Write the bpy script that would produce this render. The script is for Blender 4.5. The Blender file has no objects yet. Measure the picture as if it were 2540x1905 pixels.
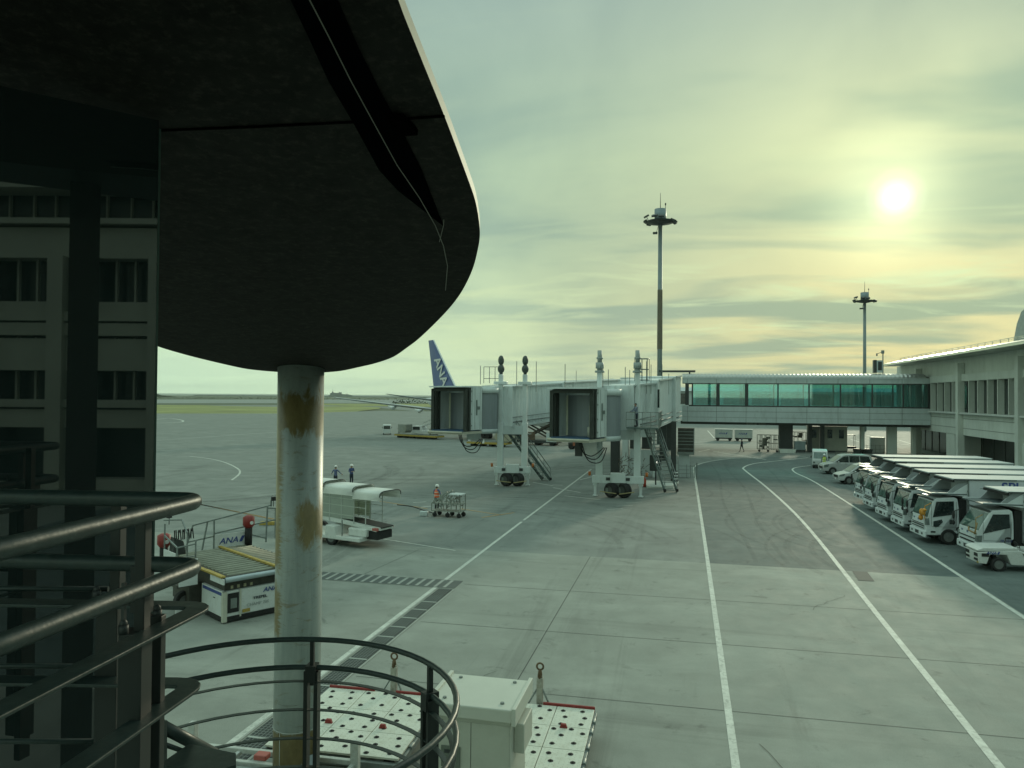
import bpy, bmesh, math, random
from mathutils import Vector, Matrix
R = math.radians
PI = math.pi
random.seed(7)
sc = bpy.context.scene
C = sc.collection

# ------------------------------------------------------------------ camera
EYE = 7.4
YAW, PITCH, ROLL, FPX = R(13.08), R(0.93), R(0.447), 1850.0
F0 = Vector((-math.sin(YAW), math.cos(YAW), 0)); R0 = Vector((math.cos(YAW), math.sin(YAW), 0)); Z0 = Vector((0, 0, 1))
FV = F0*math.cos(PITCH) + Z0*math.sin(PITCH); UV0 = Z0*math.cos(PITCH) - F0*math.sin(PITCH)
UV = UV0*math.cos(ROLL) - R0*math.sin(ROLL); RV = R0*math.cos(ROLL) + UV0*math.sin(ROLL)
cam = bpy.data.objects.new("camera", bpy.data.cameras.new("camera")); C.objects.link(cam)
cam.data.sensor_width = 36.0; cam.data.lens = FPX/2540*36
cam.data.clip_start = 0.05; cam.data.clip_end = 60000
cam.matrix_world = Matrix(((RV.x, UV.x, -FV.x, 0), (RV.y, UV.y, -FV.y, 0), (RV.z, UV.z, -FV.z, EYE), (0, 0, 0, 1)))
sc.camera = cam
EYEV = Vector((0, 0, EYE))
def G(px, py, z=0.0):
    """survey: the spot at height z seen at this point of the photograph"""
    d = FV + RV*((px-1270)/FPX) - UV*((py-952.5)/FPX)
    return EYEV + d*((z-EYE)/d.z)

# ------------------------------------------------------------------ light
SUN_AZ, SUN_EL = R(14.16), R(13.6)
SD = Vector((math.sin(SUN_AZ)*math.cos(SUN_EL), math.cos(SUN_AZ)*math.cos(SUN_EL), math.sin(SUN_EL)))
sun = bpy.data.objects.new("sun", bpy.data.lights.new("sun", 'SUN')); C.objects.link(sun)
sun.data.energy = 1.15; sun.data.angle = R(4.0); sun.data.color = (1.0, 0.96, 0.70)
sun.rotation_euler = (-SD).to_track_quat('-Z', 'Y').to_euler()
vs = sc.view_settings
vs.view_transform = 'Standard'; vs.look = 'None'; vs.gamma = 1; vs.exposure = 0.12; vs.use_curve_mapping = False

def sky():
    w = bpy.data.worlds.new("World"); sc.world = w; w.use_nodes = True
    nt = w.node_tree; N = nt.nodes; L = nt.links; N.clear()
    out = N.new("ShaderNodeOutputWorld"); bg = N.new("ShaderNodeBackground"); bg.inputs[1].default_value = 0.107
    L.new(bg.outputs[0], out.inputs[0])
    tc = N.new("ShaderNodeTexCoord"); D = tc.outputs['Generated']
    def val(v):
        return v
    def m(op, a, b=None, c=None, clamp=False):
        n = N.new("ShaderNodeMath"); n.operation = op; n.use_clamp = clamp
        for i, x in enumerate((a, b, c)):
            if x is None: continue
            if isinstance(x, (int, float)): n.inputs[i].default_value = x
            else: L.new(x, n.inputs[i])
        return n.outputs[0]
    def mix(f, a, b, bt='MIX'):
        n = N.new("ShaderNodeMix"); n.data_type = 'RGBA'; n.blend_type = bt
        for k, x in ((0, f), (6, a), (7, b)):
            if isinstance(x, (int, float)): n.inputs[k].default_value = x
            elif isinstance(x, tuple): n.inputs[k].default_value = (*x, 1)
            else: L.new(x, n.inputs[k])
        return n.outputs[2]
    def dot(v):
        n = N.new("ShaderNodeVectorMath"); n.operation = 'DOT_PRODUCT'; L.new(D, n.inputs[0]); n.inputs[1].default_value = v
        return n.outputs['Value']
    def ramp(f, pts, interp='LINEAR'):
        n = N.new("ShaderNodeValToRGB"); cr = n.color_ramp; cr.interpolation = interp
        while len(cr.elements) < len(pts): cr.elements.new(0.5)
        for e, (p, c) in zip(cr.elements, pts): e.position = p; e.color = (*c, 1) if len(c) == 3 else c
        L.new(f, n.inputs[0]); return n.outputs[0]
    def noise(vec, scale, det=6, rough=0.55, dist=0.0):
        n = N.new("ShaderNodeTexNoise"); n.inputs['Scale'].default_value = scale; n.inputs['Detail'].default_value = det
        n.inputs['Roughness'].default_value = rough; n.inputs['Distortion'].default_value = dist
        L.new(vec, n.inputs['Vector']); return n.outputs[0]
    sp = N.new("ShaderNodeSeparateXYZ"); L.new(D, sp.inputs[0])
    z = sp.outputs[2]
    nish = N.new("ShaderNodeTexSky"); nish.sky_type = 'NISHITA'; nish.sun_disc = False
    nish.sun_elevation = SUN_EL; nish.sun_rotation = SUN_AZ; nish.dust_density = 3.0; nish.air_density = 1.5
    # thin overcast veil: colours by height and by distance from the sun
    zc = m('MAXIMUM', z, 0.0)
    veil_l = ramp(zc, [(0.0, (6.2, 8.4, 6.0)), (0.10, (5.4, 7.3, 5.0)), (0.3, (3.8, 5.4, 4.1)), (0.48, (2.8, 4.0, 3.7)), (0.62, (6.2, 8.6, 7.7)), (1.0, (8, 11, 9.8))])  # upper stops of both ramps, out of view, are brightened as added fill light
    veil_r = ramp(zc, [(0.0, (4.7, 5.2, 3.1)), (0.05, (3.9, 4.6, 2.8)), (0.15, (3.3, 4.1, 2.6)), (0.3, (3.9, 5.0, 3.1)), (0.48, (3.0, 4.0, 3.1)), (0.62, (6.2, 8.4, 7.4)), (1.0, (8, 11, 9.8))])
    sdot = dot(SD)
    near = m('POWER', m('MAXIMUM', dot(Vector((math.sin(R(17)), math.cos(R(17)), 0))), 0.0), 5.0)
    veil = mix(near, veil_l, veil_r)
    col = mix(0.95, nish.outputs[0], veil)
    # cloud sheets, mapped on a plane overhead
    h = m('ADD', zc, 0.10)
    cx = N.new("ShaderNodeCombineXYZ")
    L.new(m('DIVIDE', sp.outputs[0], h), cx.inputs[0]); L.new(m('DIVIDE', sp.outputs[1], h), cx.inputs[1])
    mp = N.new("ShaderNodeMapping"); mp.inputs['Rotation'].default_value = (0, 0, R(-20)); mp.inputs['Scale'].default_value = (0.55, 1.0, 1)
    mp.inputs['Location'].default_value = (3.3, 1.2, 0.0)
    L.new(cx.outputs[0], mp.inputs[0]); P = mp.outputs[0]
    big = noise(P, 1.0, 4, 0.5, 0.5)
    dark = ramp(big, [(0.42, (0, 0, 0)), (0.62, (1, 1, 1))], 'EASE')
    lowl = m('MULTIPLY', m('SUBTRACT', 1.0, near), ramp(zc, [(0.03, (.9,.9,.9)), (0.2, (0, 0, 0))]))
    darkf = m('MULTIPLY', m('MULTIPLY', dark, m('SUBTRACT', 1.0, lowl, None, True)), m('ADD', 0.55, m('MULTIPLY', near, 0.3)))
    col = mix(darkf, col, mix(near, (2.7, 4.0, 3.6), (2.3, 3.3, 2.6)))
    fine = noise(P, 2.2, 8, 0.6, 0.7)
    soft2 = ramp(noise(D, 3.2, 5, .55, .4), [(0.35, (.86,.88,.90)), (0.7, (1.10,1.09,1.05))])
    col = mix(0.9, col, soft2, 'MULTIPLY')
    bright = ramp(fine, [(0.52, (0, 0, 0)), (0.70, (1, 1, 1))])
    low = ramp(zc, [(0.03, (0, 0, 0)), (0.07, (.9,.9,.9)), (0.14, (1, 1, 1)), (0.24, (.22, .22, .22)), (1.0, (0.1, 0.1, 0.1))])
    col = mix(m('MULTIPLY', m('MULTIPLY', bright, low), m('ADD', 0.35, m('MULTIPLY', near, 0.5))), col, (6.0, 7.1, 4.2))
    # the sun behind the veil
    sd0 = m('MAXIMUM', sdot, 0.0)
    disc = ramp(m('MULTIPLY', m('SUBTRACT', 1.0, sdot), 1000.0), [(0.02, (1, 1, 1)), (0.11, (.4,.4,.4)), (0.25, (.12,.12,.12)), (0.6, (0, 0, 0))], 'LINEAR')
    col = mix(1.0, col, mix(m('POWER', sd0, 60.0), (0, 0, 0), (.9, 1.25, .5)), 'ADD')
    col = mix(1.0, col, mix(m('POWER', sd0, 500.0), (0, 0, 0), (3.6, 3.7, 2.0)), 'ADD')
    col = mix(1.0, col, mix(disc, (0, 0, 0), (9, 8.2, 7)), 'ADD')
    # below the horizon
    col = mix(m('GREATER_THAN', 0.0, z), col, (1.6, 2.1, 1.7))
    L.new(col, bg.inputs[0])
sky()

# ------------------------------------------------------------------ materials
MATS = {}
def M(name, col, rough=0.6, metal=0.0, var=0.18, scale=2.0, bump=0.0, dirt=None, dirtamt=0.0, spec=0.5, streak=1.0, emit=None, alpha=None):
    if name in MATS: return MATS[name]
    m = bpy.data.materials.new(name); m.use_nodes = True; MATS[name] = m
    nt = m.node_tree; N = nt.nodes; L = nt.links; b = N["Principled BSDF"]
    b.inputs['Roughness'].default_value = rough; b.inputs['Metallic'].default_value = metal
    b.inputs['Specular IOR Level'].default_value = spec
    tc = N.new("ShaderNodeTexCoord"); mp = N.new("ShaderNodeMapping"); mp.inputs['Scale'].default_value = (1, 1, streak)
    L.new(tc.outputs['Object'], mp.inputs[0])
    n = N.new("ShaderNodeTexNoise"); n.inputs['Scale'].default_value = scale; n.inputs['Detail'].default_value = 8; n.inputs['Roughness'].default_value = 0.65
    L.new(mp.outputs[0], n.inputs['Vector'])
    cr = N.new("ShaderNodeValToRGB"); e = cr.color_ramp.elements
    e[0].position = 0.3; e[1].position = 0.72
    e[0].color = (*[c*(1-var) for c in col], 1); e[1].color = (*[min(1, c*(1+var*0.6)) for c in col], 1)
    L.new(n.outputs[0], cr.inputs[0]); base = cr.outputs[0]
    if dirt:
        n2 = N.new("ShaderNodeTexNoise"); n2.inputs['Scale'].default_value = scale*2.7; n2.inputs['Detail'].default_value = 10; n2.inputs['Roughness'].default_value = 0.75
        L.new(mp.outputs[0], n2.inputs['Vector'])
        c2 = N.new("ShaderNodeValToRGB"); c2.color_ramp.elements[0].position = 0.5; c2.color_ramp.elements[1].position = 0.7
        c2.color_ramp.elements[1].color = (dirtamt,)*3+(1,)
        L.new(n2.outputs[0], c2.inputs[0])
        mx = N.new("ShaderNodeMix"); mx.data_type = 'RGBA'; L.new(c2.outputs[0], mx.inputs[0]); L.new(base, mx.inputs[6]); mx.inputs[7].default_value = (*dirt, 1)
        base = mx.outputs[2]
    L.new(base, b.inputs['Base Color'])
    if bump:
        bp = N.new("ShaderNodeBump"); bp.inputs['Strength'].default_value = bump; bp.inputs['Distance'].default_value = 0.02
        L.new(n.outputs[0], bp.inputs['Height']); L.new(bp.outputs[0], b.inputs['Normal'])
    if emit: b.inputs['Emission Color'].default_value = (*emit[0], 1); b.inputs['Emission Strength'].default_value = emit[1]
    return m
def glass(name, col, trans=0.75, rough=0.02):
    if name in MATS: return MATS[name]
    m = bpy.data.materials.new(name); m.use_nodes = True; MATS[name] = m
    nt = m.node_tree; N = nt.nodes; L = nt.links; N.clear()
    o = N.new("ShaderNodeOutputMaterial"); t = N.new("ShaderNodeBsdfTransparent"); g = N.new("ShaderNodeBsdfGlossy"); x = N.new("ShaderNodeMixShader")
    t.inputs[0].default_value = (*col, 1); g.inputs['Roughness'].default_value = rough; g.inputs[0].default_value = (.9, .95, .93, 1)
    f = N.new("ShaderNodeFresnel"); f.inputs[0].default_value = 1.6
    a = N.new("ShaderNodeMath"); a.operation = 'ADD'; a.inputs[1].default_value = 1-trans-0.2; a.use_clamp = True
    L.new(f.outputs[0], a.inputs[0]); L.new(a.outputs[0], x.inputs[0]); L.new(t.outputs[0], x.inputs[1]); L.new(g.outputs[0], x.inputs[2]); L.new(x.outputs[0], o.inputs[0])
    return m

WHITE = lambda: M('white_paint', (.66, .67, .66), .38, var=.10, scale=1.2, dirt=(.33, .33, .29), dirtamt=.35)
BRIDGEW = lambda: M('bridge_white', (.62, .68, .68), .45, var=.12, scale=.9, dirt=(.27, .28, .25), dirtamt=.45, streak=.25)
PANEL = lambda: M('grey_panel', (.48, .54, .54), .5, var=.12, scale=.5, dirt=(.22, .23, .2), dirtamt=.4, streak=.35)
CONC = lambda: M('facade_concrete', (.58, .61, .56), .75, var=.14, scale=.45, bump=.15, dirt=(.34, .35, .3), dirtamt=.45, streak=.3)
DARK = lambda: M('dark_steel', (.035, .042, .042), .5, var=.25, scale=4)
BLACK = lambda: M('black_rubber', (.013, .014, .014), .75, var=.3, scale=8)
STEEL = lambda: M('galvanised_steel', (.22, .25, .24), .5, .4, var=.25, scale=6)
TEALST = lambda: M('teal_steel', (.10, .145, .14), .45, .3, var=.25, scale=5)
RAIL = lambda: M('railing_paint', (.022, .040, .038), .42, 0.0, var=.3, scale=14, bump=.15, dirt=(.09, .10, .08), dirtamt=.3, spec=.5)
BLUE = lambda: M('logo_blue', (.03, .06, .24), .4, var=.06)
RED = lambda: M('signal_red', (.24, .022, .018), .5, var=.25, scale=6)
YEL = lambda: M('worn_yellow', (.42, .30, .06), .6, var=.3, scale=6, dirt=(.12, .1, .06), dirtamt=.7)
CARG = lambda: M('car_glass', (.018, .03, .03), .06, var=.1, spec=.9)
CHROME = lambda: M('chrome', (.55, .57, .56), .2, .9, var=.1)

# ------------------------------------------------------------------ mesh helpers
class MB:
    def __init__(s): s.v = []; s.f = []; s.sm = set()
    def add(s, vs, fs, smooth=False):
        b = len(s.v); s.v += [Vector(v) for v in vs]
        for f in fs:
            if smooth: s.sm.add(len(s.f))
            s.f.append([i+b for i in f])
        return s
    def box(s, x0, x1, y0, y1, z0, z1):
        return s.add([(x0,y0,z0),(x1,y0,z0),(x1,y1,z0),(x0,y1,z0),(x0,y0,z1),(x1,y0,z1),(x1,y1,z1),(x0,y1,z1)],
                     [(0,3,2,1),(4,5,6,7),(0,1,5,4),(1,2,6,5),(2,3,7,6),(3,0,4,7)])
    def bar(s, a, b, w, h=None, up=(0,0,1)):
        a = Vector(a); b = Vector(b); h = h or w; d = (b-a).normalized(); u = Vector(up)
        if abs(d.dot(u)) > .98: u = Vector((0, 1, 0))
        r = d.cross(u).normalized(); u = r.cross(d)
        c = [r*w/2*i + u*h/2*j for i, j in ((-1,-1),(1,-1),(1,1),(-1,1))]
        return s.add([a+k for k in c]+[b+k for k in c], [(0,1,2,3),(7,6,5,4),(0,4,5,1),(1,5,6,2),(2,6,7,3),(3,7,4,0)])
    def tube(s, pts, r, n=8, cap=True):
        pts = [Vector(p) for p in pts]; k = len(pts)
        rs = r if isinstance(r, (list, tuple)) else [r]*k
        vs = []; pu = None
        for i, p in enumerate(pts):
            d = (pts[min(i+1, k-1)]-pts[max(i-1, 0)]).normalized()
            u = pu if pu is not None else (Vector((0,0,1)) if abs(d.z) < .9 else Vector((0,1,0)))
            rr = d.cross(u).normalized(); u = rr.cross(d).normalized(); pu = u
            for j in range(n):
                a = 2*PI*j/n; vs.append(p + (rr*math.cos(a)+u*math.sin(a))*rs[i])
        fs = [(i*n+j, i*n+(j+1) % n, (i+1)*n+(j+1) % n, (i+1)*n+j) for i in range(k-1) for j in range(n)]
        s.add(vs, fs, True)
        if cap: b = len(s.v)-len(vs); s.f += [[b+j for j in range(n)][::-1], [b+(k-1)*n+j for j in range(n)]]
        return s
    def prism(s, poly, axis, a, b):
        """polygon in the two other axes, extruded along axis from a to b"""
        def P(p, t): return {'x': (t, p[0], p[1]), 'y': (p[0], t, p[1]), 'z': (p[0], p[1], t)}[axis]
        n = len(poly)
        return s.add([P(p, a) for p in poly]+[P(p, b) for p in poly], [tuple(range(n))[::-1], tuple(range(n, 2*n))]+[(i, (i+1) % n, n+(i+1) % n, n+i) for i in range(n)])
    def quad(s, *p): return s.add(p, [tuple(range(len(p)))])
    def ball(s, c, r, n=10, k=7):
        c = Vector(c); r = Vector(r) if not isinstance(r, (int, float)) else Vector((r, r, r))
        vs = [c+Vector((math.sin(PI*i/k)*math.cos(2*PI*j/n)*r.x, math.sin(PI*i/k)*math.sin(2*PI*j/n)*r.y, math.cos(PI*i/k)*r.z)) for i in range(k+1) for j in range(n)]
        return s.add(vs, [(i*n+j, (i+1)*n+j, (i+1)*n+(j+1) % n, i*n+(j+1) % n) for i in range(k) for j in range(n)], True)
    def cyl(s, a, b, r, n=16): return s.tube([a, b], r, n)
    def rot(s, ang, c=(0,0,0), ax='Z'):
        m = Matrix.Rotation(ang, 4, ax); c = Vector(c); s.v = [m @ (v-c)+c for v in s.v]; return s
    def move(s, d): d = Vector(d); s.v = [v+d for v in s.v]; return s
    def build(s, name, mat, parent=None, bevel=0, loc=None):
        me = bpy.data.meshes.new(name); me.from_pydata([tuple(v) for v in s.v], [], s.f)
        bm = bmesh.new(); bm.from_mesh(me); bmesh.ops.remove_doubles(bm, verts=bm.verts, dist=1e-5) if bevel else None
        bmesh.ops.recalc_face_normals(bm, faces=bm.faces); bm.to_mesh(me); bm.free()
        if s.sm and len(me.polygons) == len(s.f):
            for i in s.sm: me.polygons[i].use_smooth = True
        if isinstance(mat, (list, tuple)):
            for q in mat: me.materials.append(q)
        else: me.materials.append(mat)
        o = bpy.data.objects.new(name, me); C.objects.link(o)
        if parent: o.parent = parent
        if loc: o.location = loc
        if bevel:
            md = o.modifiers.new('bevel', 'BEVEL'); md.width = bevel; md.segments = 2; md.limit_method = 'ANGLE'; md.angle_limit = R(40)
        return o
def tag(o, label=None, cat=None, group=None, kind=None):
    for k, v in (('label', label), ('category', cat), ('group', group), ('kind', kind)):
        if v: o[k] = v
    return o
def thing(name, label, cat, loc=(0,0,0), rz=0.0, group=None):
    o = bpy.data.objects.new(name, None); C.objects.link(o); o.location = loc; o.rotation_euler = (0, 0, rz); o.empty_display_size = .3
    return tag(o, label, cat, group)
def copy_tree(o, parent=None):
    c = o.copy(); C.objects.link(c); c.parent = parent
    for ch in [x for x in C.objects if x.parent == o]: copy_tree(ch, c)
    return c
def text(name, body, size, mat, parent, loc, rot, shear=0.0, bold=0.0, depth=.004, sx=1.0, align='LEFT'):
    cu = bpy.data.curves.new(name, 'FONT'); cu.body = body; cu.size = size; cu.shear = shear; cu.offset = bold*size; cu.extrude = depth; cu.align_x = align
    cu.resolution_u = 3
    t = bpy.data.objects.new(name, cu); C.objects.link(t)
    bpy.context.view_layer.update()
    me = bpy.data.meshes.new_from_object(t.evaluated_get(bpy.context.evaluated_depsgraph_get()))
    bpy.data.objects.remove(t); me.materials.clear(); me.materials.append(mat)
    o = bpy.data.objects.new(name, me); C.objects.link(o); o.parent = parent; o.location = loc; o.rotation_euler = rot; o.scale = (sx, 1, 1)
    return o
def logo(parent, loc, rot, h, mat=None, slash=True):
    """the slanted airline lettering with its two blue slashes, height h"""
    m = mat or BLUE()
    t = text('lettering', 'ANA', h*1.38, m, parent, loc, rot, shear=.25, bold=.012, sx=1.15)
    if slash:
        b = MB()
        b.add([(0,0,0),(h*.55,0,0),(h*1.05,h,0),(h*.5,h,0),(0,0,.006),(h*.55,0,.006),(h*1.05,h,.006),(h*.5,h,.006)],
              [(0,1,2,3),(4,5,6,7),(0,1,5,4),(1,2,6,5),(2,3,7,6),(3,0,4,7)])
        o = b.build('logo_slash', m, parent)
        o.rotation_euler = rot
        mat_r = bpy.context.scene and __import__('mathutils').Euler(rot).to_matrix()
        o.location = Vector(loc) + mat_r @ Vector((h*3.55, 0, 0))
    return t
def wheel(parent, x, y, r, w, rim=True, name='wheel', twin=False):
    o = thing_child(name, parent, (x, y, r))
    b = MB(); n = 24
    prof = [(-w/2, r*.62), (-w/2, r*.9), (-w*.38, r), (w*.38, r), (w/2, r*.9), (w/2, r*.62)]
    for i in range(len(prof)-1):
        (y0, r0), (y1, r1) = prof[i], prof[i+1]
        b.add([(math.cos(2*PI*j/n)*rr, yy, math.sin(2*PI*j/n)*rr) for yy, rr in ((y0, r0), (y1, r1)) for j in range(n)], [(j, (j+1) % n, n+(j+1) % n, n+j) for j in range(n)], True)
    b.build('tyre', BLACK(), o)
    b = MB().cyl((0, -w*.42, 0), (0, w*.42, 0), r*.63, 20)
    s = 1 if y > 0 else -1
    b.cyl((0, s*w*.4, 0), (0, s*w*.5, 0), r*.2, 10)
    for k in range(5): a = 2*PI*k/5; b.cyl((math.cos(a)*r*.36, s*w*.41, math.sin(a)*r*.36), (math.cos(a)*r*.36, s*w*.46, math.sin(a)*r*.36), r*.07, 6)
    b.build('rim', M('wheel_rim', (.16, .175, .17), .6, .2, var=.2, scale=5), o)
    return o
def thing_child(name, parent, loc):
    o = bpy.data.objects.new(name, None); C.objects.link(o); o.parent = parent; o.location = loc; o.empty_display_size = .1; return o
def struct(o): o['kind'] = 'structure'; return o
# ------------------------------------------------------------------ ground
def ground_mat(name, base, dark, light, sc1, rough, warm=None):
    m = bpy.data.materials.new(name); m.use_nodes = True
    nt = m.node_tree; N = nt.nodes; L = nt.links; b = N["Principled BSDF"]; b.inputs['Specular IOR Level'].default_value = .22
    tc = N.new("ShaderNodeTexCoord")
    def nz(scale, sx=1, sy=1, rz=0, det=8, ro=.6, dist=0):
        mp = N.new("ShaderNodeMapping"); mp.inputs['Scale'].default_value = (sx, sy, 1); mp.inputs['Rotation'].default_value = (0, 0, rz)
        L.new(tc.outputs['Object'], mp.inputs[0]); n = N.new("ShaderNodeTexNoise")
        n.inputs['Scale'].default_value = scale; n.inputs['Detail'].default_value = det; n.inputs['Roughness'].default_value = ro; n.inputs['Distortion'].default_value = dist
        L.new(mp.outputs[0], n.inputs['Vector']); return n.outputs[0]
    def rp(f, a, b2, c0, c1):
        n = N.new("ShaderNodeValToRGB"); e = n.color_ramp.elements; e[0].position = a; e[1].position = b2; e[0].color = (*c0, 1); e[1].color = (*c1, 1); L.new(f, n.inputs[0]); return n.outputs[0]
    def mx(f, a, b2, bt='MIX'):
        n = N.new("ShaderNodeMix"); n.data_type = 'RGBA'; n.blend_type = bt
        for k, x in ((0, f), (6, a), (7, b2)):
            if isinstance(x, (int, float)): n.inputs[k].default_value = x
            elif isinstance(x, tuple): n.inputs[k].default_value = (*x, 1)
            else: L.new(x, n.inputs[k])
        return n.outputs[2]
    c = rp(nz(sc1, 1, 1, 0, 9, .62), .3, .7, dark, light)
    c = mx(rp(nz(.06, 1, 1, 0, 5, .55, .6), .42, .62, (0,)*3, (.55,)*3), c, base)
    # tyre rubber and sweep marks, long streaks in two directions
    s1 = rp(nz(.5, 1.0, .06, R(8), 7, .7, .8), .56, .74, (0,)*3, (.75,)*3)
    s2 = rp(nz(.35, .07, 1.0, R(12), 7, .7, 1.0), .55, .75, (0,)*3, (.7,)*3)
    c = mx(s1, c, tuple(x*.62 for x in dark)); c = mx(s2, c, tuple(x*.66 for x in dark))
    c = mx(rp(nz(.9, 1, 1, 0, 10, .75, .5), .58, .68, (0,)*3, (.7,)*3), c, tuple(x*.5 for x in dark))
    c = mx(rp(nz(.22, 1, 1.6, 0, 6, .6, .4), .52, .70, (0,)*3, (.5,)*3), c, tuple(x*1.25 for x in light))
    g = rp(nz(55, 1, 1, 0, 3, .8), .25, .8, (.78,)*3, (1.15,)*3)
    c = mx(1.0, c, g, 'MULTIPLY')
    L.new(c, b.inputs['Base Color'])
    rr = N.new("ShaderNodeMapRange"); rr.inputs[3].default_value = rough-.10; rr.inputs[4].default_value = rough+.14
    L.new(nz(1.3, 1, .5, 0, 6), rr.inputs[0]); L.new(rr.outputs[0], b.inputs['Roughness'])
    bp = N.new("ShaderNodeBump"); bp.inputs['Strength'].default_value = .35; bp.inputs['Distance'].default_value = .01
    L.new(nz(40, 1, 1, 0, 4, .8), bp.inputs['Height']); L.new(bp.outputs[0], b.inputs['Normal'])
    return m
concrete = ground_mat('apron_concrete', (.265, .28, .25), (.225, .24, .215), (.30, .318, .285), .8, .76)
asphalt = ground_mat('lane_asphalt', (.108, .137, .133), (.088, .113, .11), (.132, .162, .156), 1.1, .76)
apronfar = ground_mat('stand_asphalt', (.195, .216, .202), (.155, .174, .163), (.235, .255, .235), .5, .74)
grassm = M('grass_green', (.23, .25, .08), .9, var=.45, scale=.03, dirt=(.12, .17, .03), dirtamt=.8, streak=1)
scrub = M('scrub_green', (.06, .085, .045), .9, var=.4, scale=.02)
seam = M('sea_water', (.05, .085, .085), .35, var=.2, scale=.01)

def sheet(name, poly, z, mat, kind='structure'):
    o = MB().quad(*[(p[0], p[1], z) for p in poly]).build(name, mat); o['kind'] = kind; return o
sheet('sea', [(-40000,-9000),(40000,-9000),(40000,50000),(-40000,50000)], -3.0, seam)
land = MB().prism([(-1500,-500),(1500,-500),(1500,1900),(700,2300),(-500,2500),(-1500,2600),(-2600,2500),(-2600,-500)], 'z', -4.0, -.25).build('shore', scrub); struct(land)
sheet('apron', [(-600,-120),(320,-120),(320,330),(-140,330),(-150,262),(-190,236),(-600,150)], 0.0, apronfar)
# concrete slabs in front, asphalt lane and stall
sheet('concrete_paving', [(-60,-60),(60,-60),(60,34.6),(-60,34.6)], 0.004, concrete)
sheet('lane', [(1.0,34.6),(60,34.6),(60,101),(20,101),(12.5,102),(6.4,97),(2.8,89.4),(1.0,83)], 0.004, asphalt)
sheet('stall_strip', [(11.4,-20),(60,-20),(60,34.6),(11.4,34.6)], 0.008, asphalt)
def gp(pts, z): return [tuple(G(a, b, z))[:2] for a, b in pts]
sheet('taxiway', gp([(-600,1001),(-600,991),(500,991),(1500,991),(2600,996),(2600,1001),(1100,1000),(700,1000)], -.2), -.2, ground_mat('runway', (.2,.22,.21), (.17,.19,.18), (.23,.25,.235), .02, .5))
sheet('taxi_lane', gp([(-600,1016),(-600,1003),(500,1005),(1050,1006),(1050,1022),(946,1012)], -.2), -.19, apronfar)
g1 = MB().quad(*[(*p, -.02) for p in gp([(-300,1033),(200,1031),(500,1029.5),(690,1029),(800,1026),(880,1021),(940,1014),(946,1010.5),(880,1007),(760,1008.5),(690,1009),(560,1007),(500,1004.5),(-300,1003)], 0)]).build('grass', grassm); tag(g1, kind='stuff')
g2 = MB().quad(*[(*p, -.05) for p in gp([(800,1005),(870,1006.5),(1300,1012),(1300,1002),(800,1001)], 0)]).build('grass', grassm); tag(g2, kind='stuff')
wp = M('marking_white', (.55, .57, .52), .7, var=.22, scale=2.4, dirt=(.2, .225, .2), dirtamt=1.0)
wy = M('marking_yellow', (.42, .26, .10), .6, var=.25, scale=3.0, dirt=(.2, .2, .17), dirtamt=.8)
jm = M('joint_sealant', (.07, .078, .07), .8, var=.3, scale=3)
def strip(pts, w, mat, name='road_marking', z=.012):
    pts = [Vector((p[0], p[1], z)) for p in pts]; vs = []
    for i, p in enumerate(pts):
        d = (pts[min(i+1, len(pts)-1)]-pts[max(i-1, 0)]).normalized(); n = Vector((-d.y, d.x, 0))*w/2; vs += [p+n, p-n]
    return struct(MB().add(vs, [(2*i, 2*i+1, 2*i+3, 2*i+2) for i in range(len(pts)-1)]).build(name, mat))
def smooth(pts, k=6):
    out = []
    for i in range(len(pts)-1):
        p0, p1, p2, p3 = [Vector(pts[max(0, min(len(pts)-1, j))]) for j in (i-1, i, i+1, i+2)]
        for t in range(k):
            t /= k; out.append(.5*((2*p1)+(p2-p0)*t+(2*p0-5*p1+4*p2-p3)*t*t+(3*p1-p0-3*p2+p3)*t**3))
    return out+[Vector(pts[-1])]
strip(smooth([(1.0,-5),(1.02,30),(.95,60),(.9,76),(1.1,83),(2.6,89),(5.5,94.5),(10.5,99),(15,101)]), .17, wp)
strip(smooth([(5.9,5),(6.2,17),(6.45,28),(6.9,48),(6.6,65),(6.0,79),(6.1,83),(7.6,88.2),(10.7,93),(15,99.3)]), .19, wp)
strip(smooth([(11.2,-5),(11.25,29),(11.3,46),(11.2,70),(10.7,79),(11.3,84),(13.5,87.6)]), .17, wp)
strip([(-9.35,8),(-9.35,43),], .16, wp); strip([(-9.35,43.6),(-9.3,76)], .15, wp)
strip([(-9.1,66),(-7.5,72),(-4.8,77)], .13, wp)
for y in (13.4, 18.5, 23.4, 28.4): strip([(-8.4, y-.2), (11.3, y+.1)], .022, jm, 'paving_joint', .009)
strip([(-4.2,8),(-4.25,34.6)], .03, jm, 'paving_joint', .009)
strip([(-12.9,28.5),(-12.4,34)], .03, jm, 'paving_joint', .009)
sheet('asphalt_patch', [(7.0,34.6),(7.6,34.6),(7.5,32.9),(6.9,32.9)], .016, M('tar_patch', (.06,.07,.066), .8))
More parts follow.
